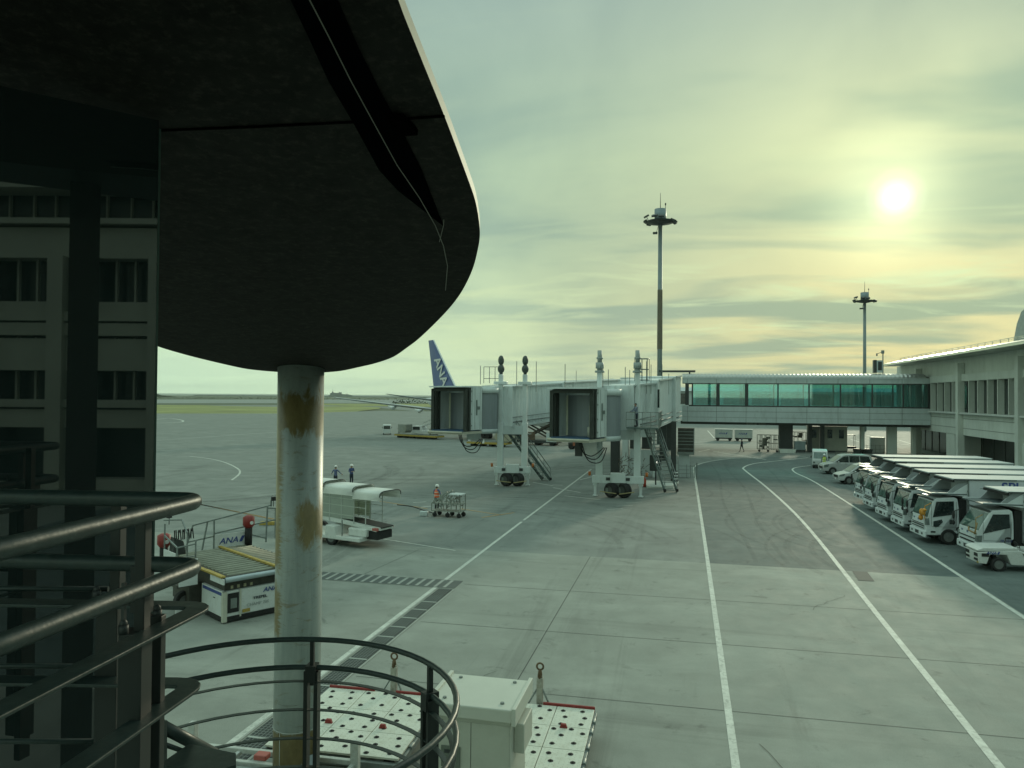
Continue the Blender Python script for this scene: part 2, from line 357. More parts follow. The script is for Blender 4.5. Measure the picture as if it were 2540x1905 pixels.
# stand markings: yellow lead-in, white dashes and curves
strip([G(383,1228),G(700,1293),G(1000,1240+50),G(1300,1281)][:2], .16, wy)
strip([(-37.4,46.9),(-23.3,39.8),(-17.2,43.6)][:2], .16, wy)
strip([G(920,1240),G(1060,1262)], .15, wy); strip([G(1140,1262),G(1245,1278)], .15, wy); strip([G(1195,1284),G(1275,1272)], .15, wy)
strip(smooth([tuple(G(*p)) for p in [(470,1132),(520,1138),(560,1148),(590,1163),(594,1175),(575,1191)]]), .18, wp)
strip(smooth([tuple(G(*p)) for p in [(383,1041),(420,1038),(450,1042),(448,1047),(383,1050)]]), .5, wp)
strip([G(383,1093),G(700,1071)], .18, wp)
strip([G(905,1330),G(1130,1366)], .1, wp)
for a, b in (((1025,1247),(1058,1245)),((1040,1259),(1070,1256)),((940,1212),(960,1212)),((975,1253),(992,1253)),((1130,1222),(1150,1224)),((1370,1203),(1395,1204)),((1322,1197),(1372,1205)),((1372,1210),(1440,1222)),((1400,1230),(1490,1240))):
    strip([G(*a), G(*b)], .16, wp)
for a, b in (((1700,1103),(1745,1103)),((1716,1098),(1755,1096)),((1733,1121),(1760,1115)),((1768,1119),(1784,1121)),((1728,1119),(1920,1114)),((1755,1068),(1772,1087)),((1780,1122),(1900,1140)),((2150,1080),(2200,1092)),((2230,1092),(2270,1104)),((2235,1103),(2262,1101)),((2110,1090),(2145,1100))):
    strip([G(*a), G(*b)], .22, wp)
strip([G(1000,1036),G(1160,1035)], .4, wp); strip([G(627,1004),G(760,1005),G(895,1006)], 2.2, wp, z=-.1)
strip([G(420,984,-.2),G(470,984,-.2)], 12, wp, z=-.15)
for x in range(6): strip([G(1505+x*24,1264-x*8),G(1545+x*24,1262-x*8)], .1, wp)

# drain gratings set in the slab
def grate(label, x0, x1, y0, y1, along, pitch, barw, mat):
    t = thing('drain_grating', label, 'drain', ((x0+x1)/2, (y0+y1)/2, 0), 0, 'drains let into the apron')
    cx, cy = (x0+x1)/2, (y0+y1)/2
    MB().box(x0-cx, x1-cx, y0-cy, y1-cy, .004, .016).build('channel', M('drain_dark', (.03, .04, .038), .8) if along == 'y' else M('drain_grey', (.085, .1, .094), .8), t)
    b = MB(); b2_ = MB(); L = (y1-y0) if along == 'y' else (x1-x0); n = int(L/pitch)
    for i in range(n):
        s = i*pitch
        if along == 'y':
            b2_.box(x0-cx, x1-cx, y0-cy+s, y0-cy+s+.075, .014, .027)
            for q in range(1, 9): b.box(x0-cx, x1-cx, y0-cy+s+q*.11, y0-cy+s+q*.11+.02, .013, .021)
        else: b.add([(x0-cx+s,y0-cy,.024),(x0-cx+s+barw,y0-cy,.024),(x0-cx+s+barw,y1-cy,.024),(x0-cx+s,y1-cy,.024)], [(0,1,2,3)])
    if along == 'y':
        for k in range(1, 6): xx = x0-cx+(x1-x0)*k/6; b.box(xx-.010, xx+.010, y0-cy, y1-cy, .013, .022)
    b.build('bars', mat, t)
    if along == 'y': b2_.build('cross_bars', M('cross_bar_pale', (.33,.36,.33), .6, var=.2), t)
    e = MB()
    for q in (-.1, 0):
        e.box(x0-cx-.12 if along == 'y' else x0-cx, x0-cx-.06 if along == 'y' else x1-cx, (y0-cy) if along == 'y' else y0-cy-.1, (y1-cy) if along == 'y' else y0-cy-.06, .004, .02)
        break
    if along == 'y': e.box(x1-cx+.03, x1-cx+.09, y0-cy, y1-cy, .004, .02)
    else: e.box(x0-cx, x1-cx, y1-cy+.06, y1-cy+.1, .004, .02)
    e.build('kerb_frame', M('drain_frame', (.3, .32, .29), .7, var=.2), t)
grate('long steel mesh drain grating running beside the white line', -9.15, -8.62, 7.5, 27.3, 'y', .995, .035, M('grate_steel', (.15, .17, .16), .6, .3))
fine = MB()
grate('short slatted drain channel crossing the apron behind the column', -22.0, -8.6, 27.5, 28.6, 'x', .38, .13, M('slat_conc', (.3, .32, .29), .7, var=.2))

# ------------------------------------------------------------------ canopy and column
def soff(px, py, drop=0.0):
    d = FV + RV*((px-1270)/FPX) - UV*((py-952.5)/FPX)
    s = d.z/d.dot(F0); dd = (2.26-drop)/(s+.131)
    return EYEV + d*(dd/d.dot(F0))
rim = [(700,-900),(905,-300),(960,-100),(988,0),(1040,133),(1103,289),(1155,428),(1179,498),(1189,556),(1190,590),(1184,625),(1175,660),(1161,694),(1141,730),(1115,764),(1080,801),(1040,851-12),(1010,862),(976,885),(935,900),(889,911),(846,920),(803,924),(756,928),(693,923),(645,919),(600,913),(516,894),(450,877),(385,857),(290,820),(200,775),(80,700),(-60,590),(-260,380)]
rim = [(rim[0][0], rim[0][1])]+[(p.x, p.y) for p in smooth([(a, b) for a, b in rim[1:]], 4)]
RP = [soff(*p) for p in rim]
def locw(lat, dep, z): return R0*lat + F0*dep + Z0*z
back = [locw(-9, 1.5, EYE+2.26-.131*1.5), locw(-9, .2, EYE+2.26-.131*.2), locw(-.9, .2, EYE+2.26-.131*.2)]
RP2 = RP+back
cn = thing('canopy', 'dark rounded canopy slab overhead with a pale edge strip', 'canopy', (-3, 5, 9.2))
O = Vector((-3, 5, 9.2)); RL = [p-O for p in RP2]; n = len(RL)
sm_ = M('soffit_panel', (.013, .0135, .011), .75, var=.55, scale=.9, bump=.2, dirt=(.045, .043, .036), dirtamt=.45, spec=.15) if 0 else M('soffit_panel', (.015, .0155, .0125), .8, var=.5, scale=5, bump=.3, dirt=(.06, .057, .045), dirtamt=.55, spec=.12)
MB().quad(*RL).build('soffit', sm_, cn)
up = Vector((0, 0, .08))
MB().quad(*[p+up for p in RL]).build('roof_sheet', M('roof_sheet', (.3,.32,.3), .5), cn)
fb = MB()
cen = sum(RL, Vector())/n
fb.add([v for p in RL for v in (p+Vector((0,0,.0)), p+up)], [(2*i, 2*((i+1) % n), 2*((i+1) % n)+1, 2*i+1) for i in range(n)], True)
fb.build('fascia', M('fascia_metal', (.5, .5, .4), .6, .0, var=.08, scale=1), cn)
dk = M('soffit_groove', (.002, .002, .002), .95, spec=.0)
def ribbon(pts, name, mat, drop, th=.004):
    b = MB(); a = [soff(*p, drop)-O for p in pts[0]]; c = [soff(*p, drop)-O for p in pts[1]]; k = len(a)
    v = [x for i in range(k) for x in (a[i], c[i], a[i]-Z0*th, c[i]-Z0*th)]
    f = []
    for i in range(k-1): q = 4*i; f += [(q,q+1,q+5,q+4),(q+2,q+3,q+7,q+6),(q,q+2,q+6,q+4),(q+1,q+3,q+7,q+5)]
    return b.add(v, f).build(name, mat, cn)
ribbon([[(380,322),(620,312),(870,300),(1103,285)], [(380,326),(620,317),(870,305),(1104,290)]], 'panel_joint', dk, .004)
ribbon([[(680,-120),(722,0),(765,90),(815,200),(880,310),(940,420),(985,470)], [(790,-120),(838,0),(890,120),(945,230),(1000,330),(1045,420),(1100,560)]], 'recess_strip', M('recess_dark', (.002,.0025,.003), .95, var=.3, spec=.0), .006)
b = MB(); b.tube([soff(*p, .03)-O for p in [(730,-120),(768,0),(815,90),(870,200),(930,310),(985,410),(1040,490),(1080,560),(1100,610),(1110,660),(1105,720)]], .0035, 6); b.build('cable', M('cable_grey', (.2,.2,.16), .5), cn)
b = MB(); b.tube([soff(1090,600,.03)-O, soff(1100,560,.03)-O, soff(1101,545,.03)-O], .003, 6); b.build('cable_tail', M('cable_grey', (.3,.3,.25), .5), cn)
b = MB(); q = soff(1000,300,.0)-O; b.box(q.x-.05, q.x+.05, q.y-.12, q.y+.12, q.z-.05, q.z-.004); b.build('light_fitting', dk, cn)

colm = bpy.data.materials.new('column_paint'); colm.use_nodes = True
def colmat():
    nt = colm.node_tree; N = nt.nodes; L = nt.links; b = N["Principled BSDF"]; b.inputs['Roughness'].default_value = .38
    tc = N.new("ShaderNodeTexCoord"); sp = N.new("ShaderNodeSeparateXYZ"); L.new(tc.outputs['Object'], sp.inputs[0])
    def nz(s, v, det=6, ro=.6, di=0.):
        mp = N.new("ShaderNodeMapping"); mp.inputs['Scale'].default_value = v; L.new(tc.outputs['Object'], mp.inputs[0])
        n = N.new("ShaderNodeTexNoise"); n.inputs['Scale'].default_value = s; n.inputs['Detail'].default_value = det; n.inputs['Roughness'].default_value = ro; n.inputs['Distortion'].default_value = di
        L.new(mp.outputs[0], n.inputs['Vector']); return n.outputs[0]
    def m(op, a, c=None, cl=False):
        n = N.new("ShaderNodeMath"); n.operation = op; n.use_clamp = cl
        for i, x in enumerate((a, c)):
            if x is None: continue
            if isinstance(x, (int, float)): n.inputs[i].default_value = x
            else: L.new(x, n.inputs[i])
        return n.outputs[0]
    def mx(f, a, c):
        n = N.new("ShaderNodeMix"); n.data_type = 'RGBA'
        for k, x in ((0, f), (6, a), (7, c)):
            if isinstance(x, tuple): n.inputs[k].default_value = (*x, 1)
            else: L.new(x, n.inputs[k])
        return n.outputs[2]
    x, z = sp.outputs[0], sp.outputs[2]
    jag = m('MULTIPLY', m('SUBTRACT', nz(3.5, (1, 1, 6), 8, .75, .8), .5), .9)   # brush-stroke edges
    soft = m('MULTIPLY', m('SUBTRACT', nz(3.2, (1.6, 1.6, .8), 9, .72, .9), .5), 1.1)
    def band(z0, z1, x0, jit, w=.2):
        """primer shows between z0 and z1 where x (plus brushing) is left of / right of x0"""
        zz = m('ADD', z, jit)
        a = m('MULTIPLY', m('MULTIPLY', m('SUBTRACT', zz, z0), 1/w, True), m('MULTIPLY', m('SUBTRACT', z1, zz), 1/w, True))
        return a
    left = m('MULTIPLY', m('SUBTRACT', m('ADD', m('MULTIPLY', jag, .45), -.19), x), 12, True)      # x < -0.3
    right = m('MULTIPLY', m('SUBTRACT', x, m('ADD', m('MULTIPLY', soft, .5), .02)), 8, True)
    p1 = m('MULTIPLY', band(6.62, 7.46, 0, soft, .14), 1)
    p2 = m('MULTIPLY', band(4.2, 7.6, 0, soft), left)
    p3 = m('MULTIPLY', band(4.65, 5.55, 0, soft), right)
    p4 = m('MULTIPLY', band(3.0, 4.1, 0, soft), left)
    p5 = band(-1, 1.42, 0, m('MULTIPLY', soft, .2), .05)
    p7 = m('MULTIPLY', m('SUBTRACT', nz(1.3, (1.2, 1.2, 3.2), 9, .78, 1.2), .55), 12, True)
    p6 = m('MULTIPLY', band(6.0, 6.75, 0, jag), m('SUBTRACT', 1.0, m('MULTIPLY', m('ADD', x, .27), 9, True)))
    p = p1
    for q in (p2, p3, p4, p5, p6, m('MULTIPLY', p7, .6)): p = m('MAXIMUM', p, q)
    n1 = nz(5, (1, 1, .5), 9, .7)
    cr = N.new("ShaderNodeValToRGB"); e = cr.color_ramp.elements; e[0].position = .3; e[1].position = .7; e[0].color = (.27, .315, .31, 1); e[1].color = (.41, .45, .43, 1); L.new(nz(2.2, (2, 2, .3), 8, .7, .5), cr.inputs[0])
    c2 = N.new("ShaderNodeValToRGB"); e = c2.color_ramp.elements; e[0].position = .3; e[1].position = .7; e[0].color = (.15, .115, .045, 1); e[1].color = (.27, .215, .10, 1); L.new(n1, c2.inputs[0])
    c = mx(p, cr.outputs[0], c2.outputs[0])
    st = N.new("ShaderNodeValToRGB"); e = st.color_ramp.elements; e[0].position = .58; e[1].position = .66; e[1].color = (.6, .6, .6, 1); L.new(nz(1.6, (1, 1, 5), 9, .8, 1.5), st.inputs[0])
    c = mx(st.outputs[0], c, (.13, .12, .085))
    L.new(c, b.inputs['Base Color'])
    bp = N.new("ShaderNodeBump"); bp.inputs['Strength'].default_value = .25; bp.inputs['Distance'].default_value = .01; L.new(nz(9, (1, 1, 6), 8, .7, .6), bp.inputs['Height']); L.new(bp.outputs[0], b.inputs['Normal'])
colmat()
cl = thing('support_column', 'fat round column with patched grey and ochre paint under the canopy', 'column', (-6.85, 12.42, 0), YAW)
MB().cyl((0,0,0), (0,0,7.93), .412, 64).build('shaft', colm, cl)
MB().cyl((0,0,-.01), (0,0,.12), .62, 40).build('footing', CONC(), cl, .02)
b = MB(); b.tube([(math.cos(R(a))*.416, math.sin(R(a))*.416, 1.42 - .22*math.sin(R(a-180))**2*0) for a in range(180, 361, 12)], .006, 6); b.build('seam', M('seam_white', (.45,.48,.46), .6), cl)
b = MB(); b.tube([(math.cos(R(-118))*.416, math.sin(R(-118))*.416, z) for z in (.13, .7, 1.42)], .006, 6); b.build('seam', M('seam_white', (.45,.48,.46), .6), cl)
b = MB()
for a0 in range(-66, -30, 4):
    v = [(math.cos(R(a))*.418, math.sin(R(a))*.418, z) for a, z in ((a0, .2), (a0+4, .2), (a0+4, .98 if a0 > -62 else .9), (a0, .98 if a0 > -60 else .78))]
    b.add(v, [(0,1,2,3)], True)
b.build('notice_plate', M('plate_blue_grey', (.34,.4,.44), .4), cl)
pr_ = thing('canopy_bracket', 'black bolt plate under the canopy rim above the column', 'bracket', locw(-6.8*0-.0, 0, 0))
pr_.location = soff(757, 924) ; MB().prism([(-.32,.02),(.32,.02),(.16,-.08),(-.1,-.08)], 'y', -.1, .1).build('plate', dk, pr_)

# ------------------------------------------------------------------ tinted glass wall at the left
we = locw(-2.16, 4.5, 0); wd = (R0*(-.783) + F0*(-.622)).normalized()
gw = thing('glass_wall', 'dark tinted glass wall at the left reflecting a facade', 'glass wall', (we.x, we.y, 3.0), math.atan2(wd.y, wd.x))
gm = bpy.data.materials.new('tinted_glass'); gm.use_nodes = True
gb = gm.node_tree.nodes["Principled BSDF"]; gb.inputs['Base Color'].default_value = (.012, .020, .020, 1); gb.inputs['Roughness'].default_value = .012; gb.inputs['IOR'].default_value = 1.95
MB().box(0, 4.2, -.02, .02, 0, 6.05).build('pane', gm, gw)
MB().box(-.012, -.001, -.025, .025, 0, 6.0).build('edge_trim', M('trim_green', (.04,.07,.06), .3), gw)

# ------------------------------------------------------------------ near railings (corner of a balcony)
def corner(z, rr, a=(-1.44, 1.25), tip=(-1.19, 2.88), bk=(-2.6, 2.98), bend=.09):
    A, T, B = Vector((a[0], a[1])), Vector(tip), Vector(bk)
    d1 = (T-A).normalized(); d2 = (B-T).normalized(); s, e = T-d1*bend, T+d2*bend
    pts = [A, A.lerp(s, .5), s]+[(s.lerp(T, t)).lerp(T.lerp(e, t), t) for t in (.2, .4, .6, .8)]+[e, e.lerp(B, .5), B]
    return [locw(p.x, p.y, z+EYE) for p in pts]
rl = thing('balcony_railing', 'dark green painted steel balcony railing with a rounded corner, nearest the viewer', 'railing', locw(-1.3, 2.8, EYE-1.5))
O2 = rl.location.copy()
def lrail(z, r, name):
    b = MB(); b.tube([p-O2 for p in corner(z, r)], r, 18); b.build(name, RAIL(), rl)
lrail(-.41, .030, 'handrail'); lrail(-.66, .030, 'handrail')
def lflat(z, w, h, name, **k):
    b = MB(); pts = corner(z, w, **k)
    for i, p in enumerate(pts):
        d = (pts[min(i+1, len(pts)-1)]-pts[max(i-1, 0)]).normalized(); nn = d.cross(Z0)*w/2; p = p-O2
        b.v += [p+nn+Z0*h/2, p-nn+Z0*h/2, p-nn-Z0*h/2, p+nn-Z0*h/2]
        if i: q = 4*(i-1); b.f += [[q+j, q+(j+1) % 4, q+4+(j+1) % 4, q+4+j] for j in range(4)]
    b.f += [[0,1,2,3], [4*(len(pts)-1)+j for j in range(4)]]
    b.build(name, RAIL(), rl, .004)
lflat(-.835, .085, .014, 'flat_rail', tip=(-1.20, 2.95), bk=(-2.6, 2.99)); lflat(-1.13, .085, .014, 'flat_rail', tip=(-1.22, 2.93), bk=(-2.6, 2.95))
b = MB(); b.tube([p-O2 for p in corner(-1.36, .02, tip=(-1.28, 2.62))[:3]], .021, 12); b.build('lower_rail', RAIL(), rl)
for zz in (-.79, -1.10, -1.40): 
    b = MB(); b.tube([locw(-3.0, 3.0, EYE+zz)-O2, locw(-1.62, 3.02, EYE+zz)-O2], .011, 8); b.build('rod', RAIL(), rl)
def post(px0, px1, dep, z0, z1, name='post', th=.012):
    x0, x1 = (px0-1270)/FPX*dep, (px1-1270)/FPX*dep
    b = MB(); v = [locw(x, dp, EYE+z)-O2 for z in (z0, z1) for x, dp in ((x0, dep), (x1, dep), (x1, dep+th), (x0, dep+th))]
    b.add(v, [(0,1,2,3),(4,5,6,7),(0,1,5,4),(1,2,6,5),(2,3,7,6),(3,0,4,7)]); b.build(name, RAIL() if 'x' == name else M('post_dark', (.016,.022,.021), .5), rl, .003)
post(340, 366, 2.62, -.86, -.40, th=.05); post(279, 304, 2.98, -.86, -.40, th=.05)
post(303, 361, 2.58, -2.6, -.83, th=.08); post(364, 409, 2.72, -2.6, -.81, th=.04); post(246, 300, 2.98, -2.6, -.83, th=.05); post(330, 381, 2.86, -.84, -.66, th=.03)
for (px, py, dep) in ((316,1550,2.5),(399,1512,2.75),(248,1466,2.95)):
    d = (px-1270)/FPX*dep; zz = EYE-(py-978)/FPX*dep
    b = MB(); c0 = locw(d, dep, zz)-O2; b.cyl(c0-Z0*.03, c0+Z0*.0, .016, 8); b.ball(c0+Z0*.004, (.013,.013,.016), 8, 5); b.build('bolt', DARK(), rl)
    if px == 316: b = MB().bar(c0, c0+Z0*.14, .012); b.build('stud', DARK(), rl)

# ------------------------------------------------------------------ spiral stair guard
CX, CD, CR_ = -1.80, 5.22, 1.43
sg = thing('spiral_stair_railing', 'round dark steel guard rail of a spiral stair below the balcony', 'railing', locw(CX, CD, 4.0), YAW)
def arc(z, a0, a1, r=CR_, n=40): return [(math.cos(R(a0+(a1-a0)*i/n))*r, math.sin(R(a0+(a1-a0)*i/n))*r, z) for i in range(n+1)]
zt = EYE-2.17-4.0
for zz, r, a1 in ((zt, .023, 195), (zt-.245, .023, 195)):
    b = MB(); b.tube(arc(zz, -62 if zz == zt else -75, a1)+([(-CR_-.6, -1.2, zz)] if 0 else []), r, 12); b.build('handrail', RAIL(), sg)
for i in range(6):
    zz = zt-.36-.25*i
    b = MB(); P_ = arc(zz, -75, 195, CR_-.02); n_ = len(P_)
    for k, p in enumerate(P_):
        d = Vector((p[0], p[1], 0)).normalized()*.022; p = Vector(p)
        b.v += [p-d+Z0*.004, p+d+Z0*.004, p+d-Z0*.004, p-d-Z0*.004]
        if k: q = 4*(k-1); b.f += [[q+j, q+(j+1) % 4, q+4+(j+1) % 4, q+4+j] for j in range(4)]
    b.build('flat_bar', RAIL(), sg)
for a in (88, 36, 150, -35):
    c, s = math.cos(R(a)), math.sin(R(a))
    b = MB()
    for off in (-.045, .045):
        t = Vector((-s, c, 0))*off; p = Vector((c*CR_, s*CR_, 0))
        b.bar(p+t+Z0*(zt-1.9), p+t+Z0*(zt-.27), .10, .034, up=(-s, c, 0))
    b.bar((c*CR_, s*CR_, zt-.4), (c*CR_, s*CR_, zt), .04, .034, up=(-s, c, 0))
    b.bar((c*CR_, s*CR_, zt-.36), (c*CR_, s*CR_, zt-.22), .09, .12, up=(c, s, 0))
    b.build('post', M('post_dark', (.016,.022,.021), .5), sg)
b = MB()
for i in range(12):
    a0, a1 = R(200+i*24), R(200+i*24+26); z_ = zt-1.25-i*.19
    v = [(math.cos(a0)*.12, math.sin(a0)*.12, z_), (math.cos(a0)*CR_, math.sin(a0)*CR_, z_), (math.cos(a1)*CR_, math.sin(a1)*CR_, z_), (math.cos(a1)*.12, math.sin(a1)*.12, z_)]
    if i in (1,2,3): b.add(v+[(x, y, z-.03) for x, y, z in v], [(0,1,2,3),(4,5,6,7),(0,1,5,4),(1,2,6,5),(2,3,7,6),(3,0,4,7)])
b.build('tread', DARK(), sg)
# descending inner handrail at the lower left
hr = thing('stair_handrail', 'dark sloping stair handrail at the foot of the balcony post', 'handrail', locw(-2.4, 5.0, 4))
def W(px, py, dep): return (EYEV + (FV + RV*((px-1270)/FPX) - UV*((py-952.5)/FPX))*dep)
b = MB(); b.tube([W(390,1795,4.3)-hr.location, W(535,1872,4.7)-hr.location], .036, 12); b.build('rail', RAIL(), hr)
b = MB(); b.tube([W(395,1842,4.3)-hr.location, W(540,1893,4.8)-hr.location], .014, 8); b.bar(W(520,1866,4.7)-hr.location, W(520,1960,4.7)-hr.location, .05); b.bar(W(398,1790,4.3)-hr.location, W(398,1960,4.3)-hr.location, .05); b.build('brackets', RAIL(), hr)
MB().prism([(.0,.0),(.34,.0),(.42,.1),(.34,.22),(.0,.26)], 'z', 0, .02).move(W(395,1905,4.2)-hr.location).build('tread', RAIL(), hr)
# ------------------------------------------------------------------ pier terminal on the right
FX = 31.08
winm = M('window_dark', (.02, .03, .03), .08, var=.3, scale=.4, spec=.9)
tb = thing('pier_terminal', 'pale concrete terminal wing with vertical window fins and a bright metal eave', 'terminal', (FX, 92, 0))
Y0, Y1 = 62-92, 124-92
def P3(b, name, mat, par=None, bev=0): return b.build(name, mat, par or tb, bev)
P3(MB().box(.15, 14, Y0, Y1, 3.3, 5.85).box(.35, 14, Y0, Y1, 9.5, 12.3).box(.62, 14, Y0, Y1, 5.90, 9.5).box(3.2, 14, Y0, Y1, 0, 3.3), 'wall', CONC())
P3(MB().box(-.02, .33, Y0, Y1, 9.52, 10.35), 'upper_band', CONC(), bev=.02)
P3(MB().box(-.28, .13, Y0, Y1, 5.72, 5.92), 'ledge', M('ledge_white', (.55,.57,.54), .6, var=.1), bev=.02)
b = MB()
for z in (5.2, 4.1): b.box(.138, .148, Y0, Y1, z-.03, z+.03)
P3(b, 'panel_joint', M('joint_line', (.2,.21,.19), .8))  # grey strips along the wall panel joints
P3(MB().box(.56, .6, Y0, Y1, 5.93, 9.5), 'glazing', winm)
P3(MB().box(3.1, 3.2, Y0, Y1, 0, 3.3), 'ground_glazing', M('window_lower', (.025,.032,.03), .15, var=.5, scale=.8))
for Y in (64, 80, 96, 112):
    P3(MB().box(-.42, .32, Y-92-.38, Y-92+.38, 0, 11.6), 'column', CONC(), bev=.03)
for k in range(-11, 12):
    y = 4 + k*16/6.0
    if abs((y-4) % 16) < .1 or not Y0 < y < Y1: continue
    fn = P3(MB().box(.0, .56, y-.06, y+.06, 5.93, 9.51), 'window_fin', CONC())
    P3(MB().box(-.05, -.0, y-.08, y+.08, 5.93, 9.51), 'fin_edge', M('fin_edge', (.6,.61,.56), .5), fn)
for k in range(-9, 10):
    P3(MB().box(3.02, 3.1, k*3.1-.05, k*3.1+.05, 0, 3.3), 'mullion', M('mullion_grey', (.12,.13,.12), .5))
rf = [(-2.05,12.30),(-2.2,12.42),(-2.15,12.62),(0.1,13.15),(4,13.7),(9,14.0),(14,14.1),(14,12.3)]
P3(MB().prism(rf, 'y', Y0, Y1-2), 'roof', M('roof_metal', (.36,.38,.36), .30, .75, var=.12, scale=.6))
P3(MB().box(-2.32, -2.15, Y0, Y1-2, 12.32, 12.52), 'gutter', M('gutter_metal', (.7,.7,.62), .25, .6, var=.05))
b = MB()
for y in range(int(Y0)+1, int(Y1)-2, 2): b.bar((.1, y, 13.15), (.1, y, 13.5), .05)
b.bar((.1, Y0, 13.5), (.1, Y1-3, 13.5), .06); b.bar((.1, Y0, 13.35), (.1, Y1-3, 13.35), .04)
P3(b, 'roof_rail', M('rail_pale', (.55,.56,.48), .4, .4))
P3(MB().prism([(-14,13.6),(2.7,13.6),(1.6,15.9),(.5,17.1),(-.6,17.4),(-12,17.4)], 'x', 4.9, 11), 'roof_light', M('rooflight', (.36,.4,.39), .5, .3))
# service pipe and low plinth at the ground floor
P3(MB().box(-.1, 3.0, -14.4, -11.6, 0, 3.29), 'ground_wall', CONC()); P3(MB().box(.2, 3.0, 6.5, 9.5, 0, 3.28), 'ground_wall', CONC())
# the main hall across the forecourt (seen in the glass)
mh = thing('main_terminal', 'tall concrete main hall with dark window strips, seen mirrored in the tinted glass', 'terminal', (46, -5, 0))
b = MB()
for z0, z1, x in ((0,1.2,0),(4.9,6.2,0),(6.35,6.9,-.25),(9.0,11.3,0),(11.5,12.4,-.2),(12.55,13.2,-.3),(13.2,14.0,.4),(17.1,19.3,0),(19.5,19.9,-.5),(22.0,22.9,-.8)): b.box(x, 8, -75, 45, z0, z1)
b.build('wall', M('hall_concrete', (.50,.51,.44), .8, var=.12, scale=.2), mh)
MB().box(1.6, 1.8, -75, 45, .5, 22.2).build('glazing', M('hall_glass', (.03,.045,.045), .25, var=.5, scale=.3), mh)
b = MB()
for k in range(-10, 7):
    y = k*7.2; b.box(-.6, .3, y-.55, y+.55, 0, 17.2); b.box(-.6, .3, y+1.5, y+2.3, 0, 17.2)
    for q in (3.6, 5.0, 6.3): b.box(.9, 1.2, y+q-.07, y+q+.07, 6.9, 17.2)
    for q in (1, 2.6, 4.4, 6): b.box(1.3, 1.6, y+q-.05, y+q+.05, 19.9, 22)
b.build('pilasters', M('hall_concrete'  , (.5,.5,.45)), mh)
# unseen slab and post, added to darken the reflection in the glass wall
ob = thing('reflection_blocker', 'dark slab and post added out of view to darken the reflection in the tinted glass', 'building', (7.04, -2.4, 0), R(-30))
MB().box(-8.9, 0, -2.6, 2.4, 11.35, 11.6).build('roof', DARK(), ob)
for p in ((-.5,.0),):
    MB().box(p[0]-.25, p[0]+.25, p[1]-.25, p[1]+.25, 0, 11.35).build('post', DARK(), ob)

# ------------------------------------------------------------------ glazed link bridge
br = thing('link_bridge', 'glazed passenger bridge on pillars with green tinted windows and ribbed roof', 'footbridge', (0, 107, 0))
W_ = 5.2; X0, X1 = -.4, FX+.1
for y, s in ((0, 1), (W_, -1)):
    e = .02*s
    MB().box(X0, X1, min(y, y+.25*s), max(y, y+.25*s), 4.04, 6.18).build('parapet', PANEL(), br)
    MB().box(X0, X1, min(y, y+.25*s), max(y, y+.25*s), 9.42, 10.02).build('header', PANEL(), br)
    MB().box(X0, X1, min(y-.06*s, y+.2*s), max(y-.06*s, y+.2*s), 10.02, 10.14).build('cornice', PANEL(), br)
    MB().box(X0+.9, X1, min(y+.08*s, y+.16*s), max(y+.08*s, y+.16*s), 6.18, 6.34).box(X0+.9, X1, min(y+.06*s, y+.16*s), max(y+.06*s, y+.16*s), 9.33, 9.42).build('window_frame', DARK(), br)
    gl = glass('teal_glass', (.54, .84, .84), .66)
    xs = [.02, 1.0, 4.42, 8.21, 12.3, 16.27, 20.22, 24.14, 27.9, 30.9]
    for i in range(1, len(xs)-1):
        MB().box(xs[i]+.08, xs[i+1]-.08, y+.115*s-.01, y+.115*s+.01, 6.34, 9.33).build('window_pane', gl, br)
    for i, x in enumerate(xs):
        w = .45 if i in (2, 3) and s == 1 else (.95 if i == 0 else .16)
        MB().box(x-w/2+(.45 if i == 0 else 0), x+w/2, y+.05*s-.06, y+.05*s+.1, 6.34, 9.33).build('mullion', DARK(), br)
    b = MB()
    for x in [k*3.92+.3 for k in range(8)]: b.box(x-.02, x+.02, y-.012 if s > 0 else y+.001, y-.001 if s > 0 else y+.012, 4.04, 6.18); b.box(x-.02, x+.02, y-.012 if s > 0 else y+.001, y-.001 if s > 0 else y+.012, 9.42, 10.02)
    b.box(X0, X1, y-.012 if s > 0 else y+.001, y-.001 if s > 0 else y+.012, 5.48, 5.52); b.box(X0, X1, y-.011 if s > 0 else y+.001, y-.001 if s > 0 else y+.011, 4.68, 4.71)
    b.build('panel_joints', M('joint_line2', (.12,.13,.12), .8), br)  # dark thin strips along the cladding joints
MB().box(X0, X1, .25, W_-.25, 5.9, 6.1).build('floor', M('bridge_floor', (.1,.12,.12), .6), br)
MB().box(X0, X1, .25, W_-.25, 9.6, 9.8).build('ceiling', M('bridge_ceiling', (.4,.42,.4), .7), br)
MB().box(X0-.2, X1, .35, W_-.35, 3.70, 4.035).build('beam', M('beam_dark', (.04,.045,.04), .8), br)
b = MB()
nr = 62
for i in range(nr):
    x = X0+(X1-.6-X0)*i/nr; dx = (X1-.6-X0)/nr
    prof = [(-.05, 10.14), (.0, 10.34), (.25, 10.58), (.8, 10.72), (W_/2, 10.8), (W_-.8, 10.72), (W_, 10.34), (W_+.05, 10.14)]
    k = len(prof)
    v = [(x, p[0], p[1]-.04) for p in prof]+[(x+dx*.5, p[0], p[1]+.03) for p in prof]+[(x+dx, p[0], p[1]-.04) for p in prof]
    b.add(v, [(r*k+j, r*k+j+1, (r+1)*k+j+1, (r+1)*k+j) for r in (0, 1) for j in range(k-1)])
b.build('ribbed_roof', M('rib_metal', (.42,.44,.42), .32, .55, var=.1, scale=.5), br)
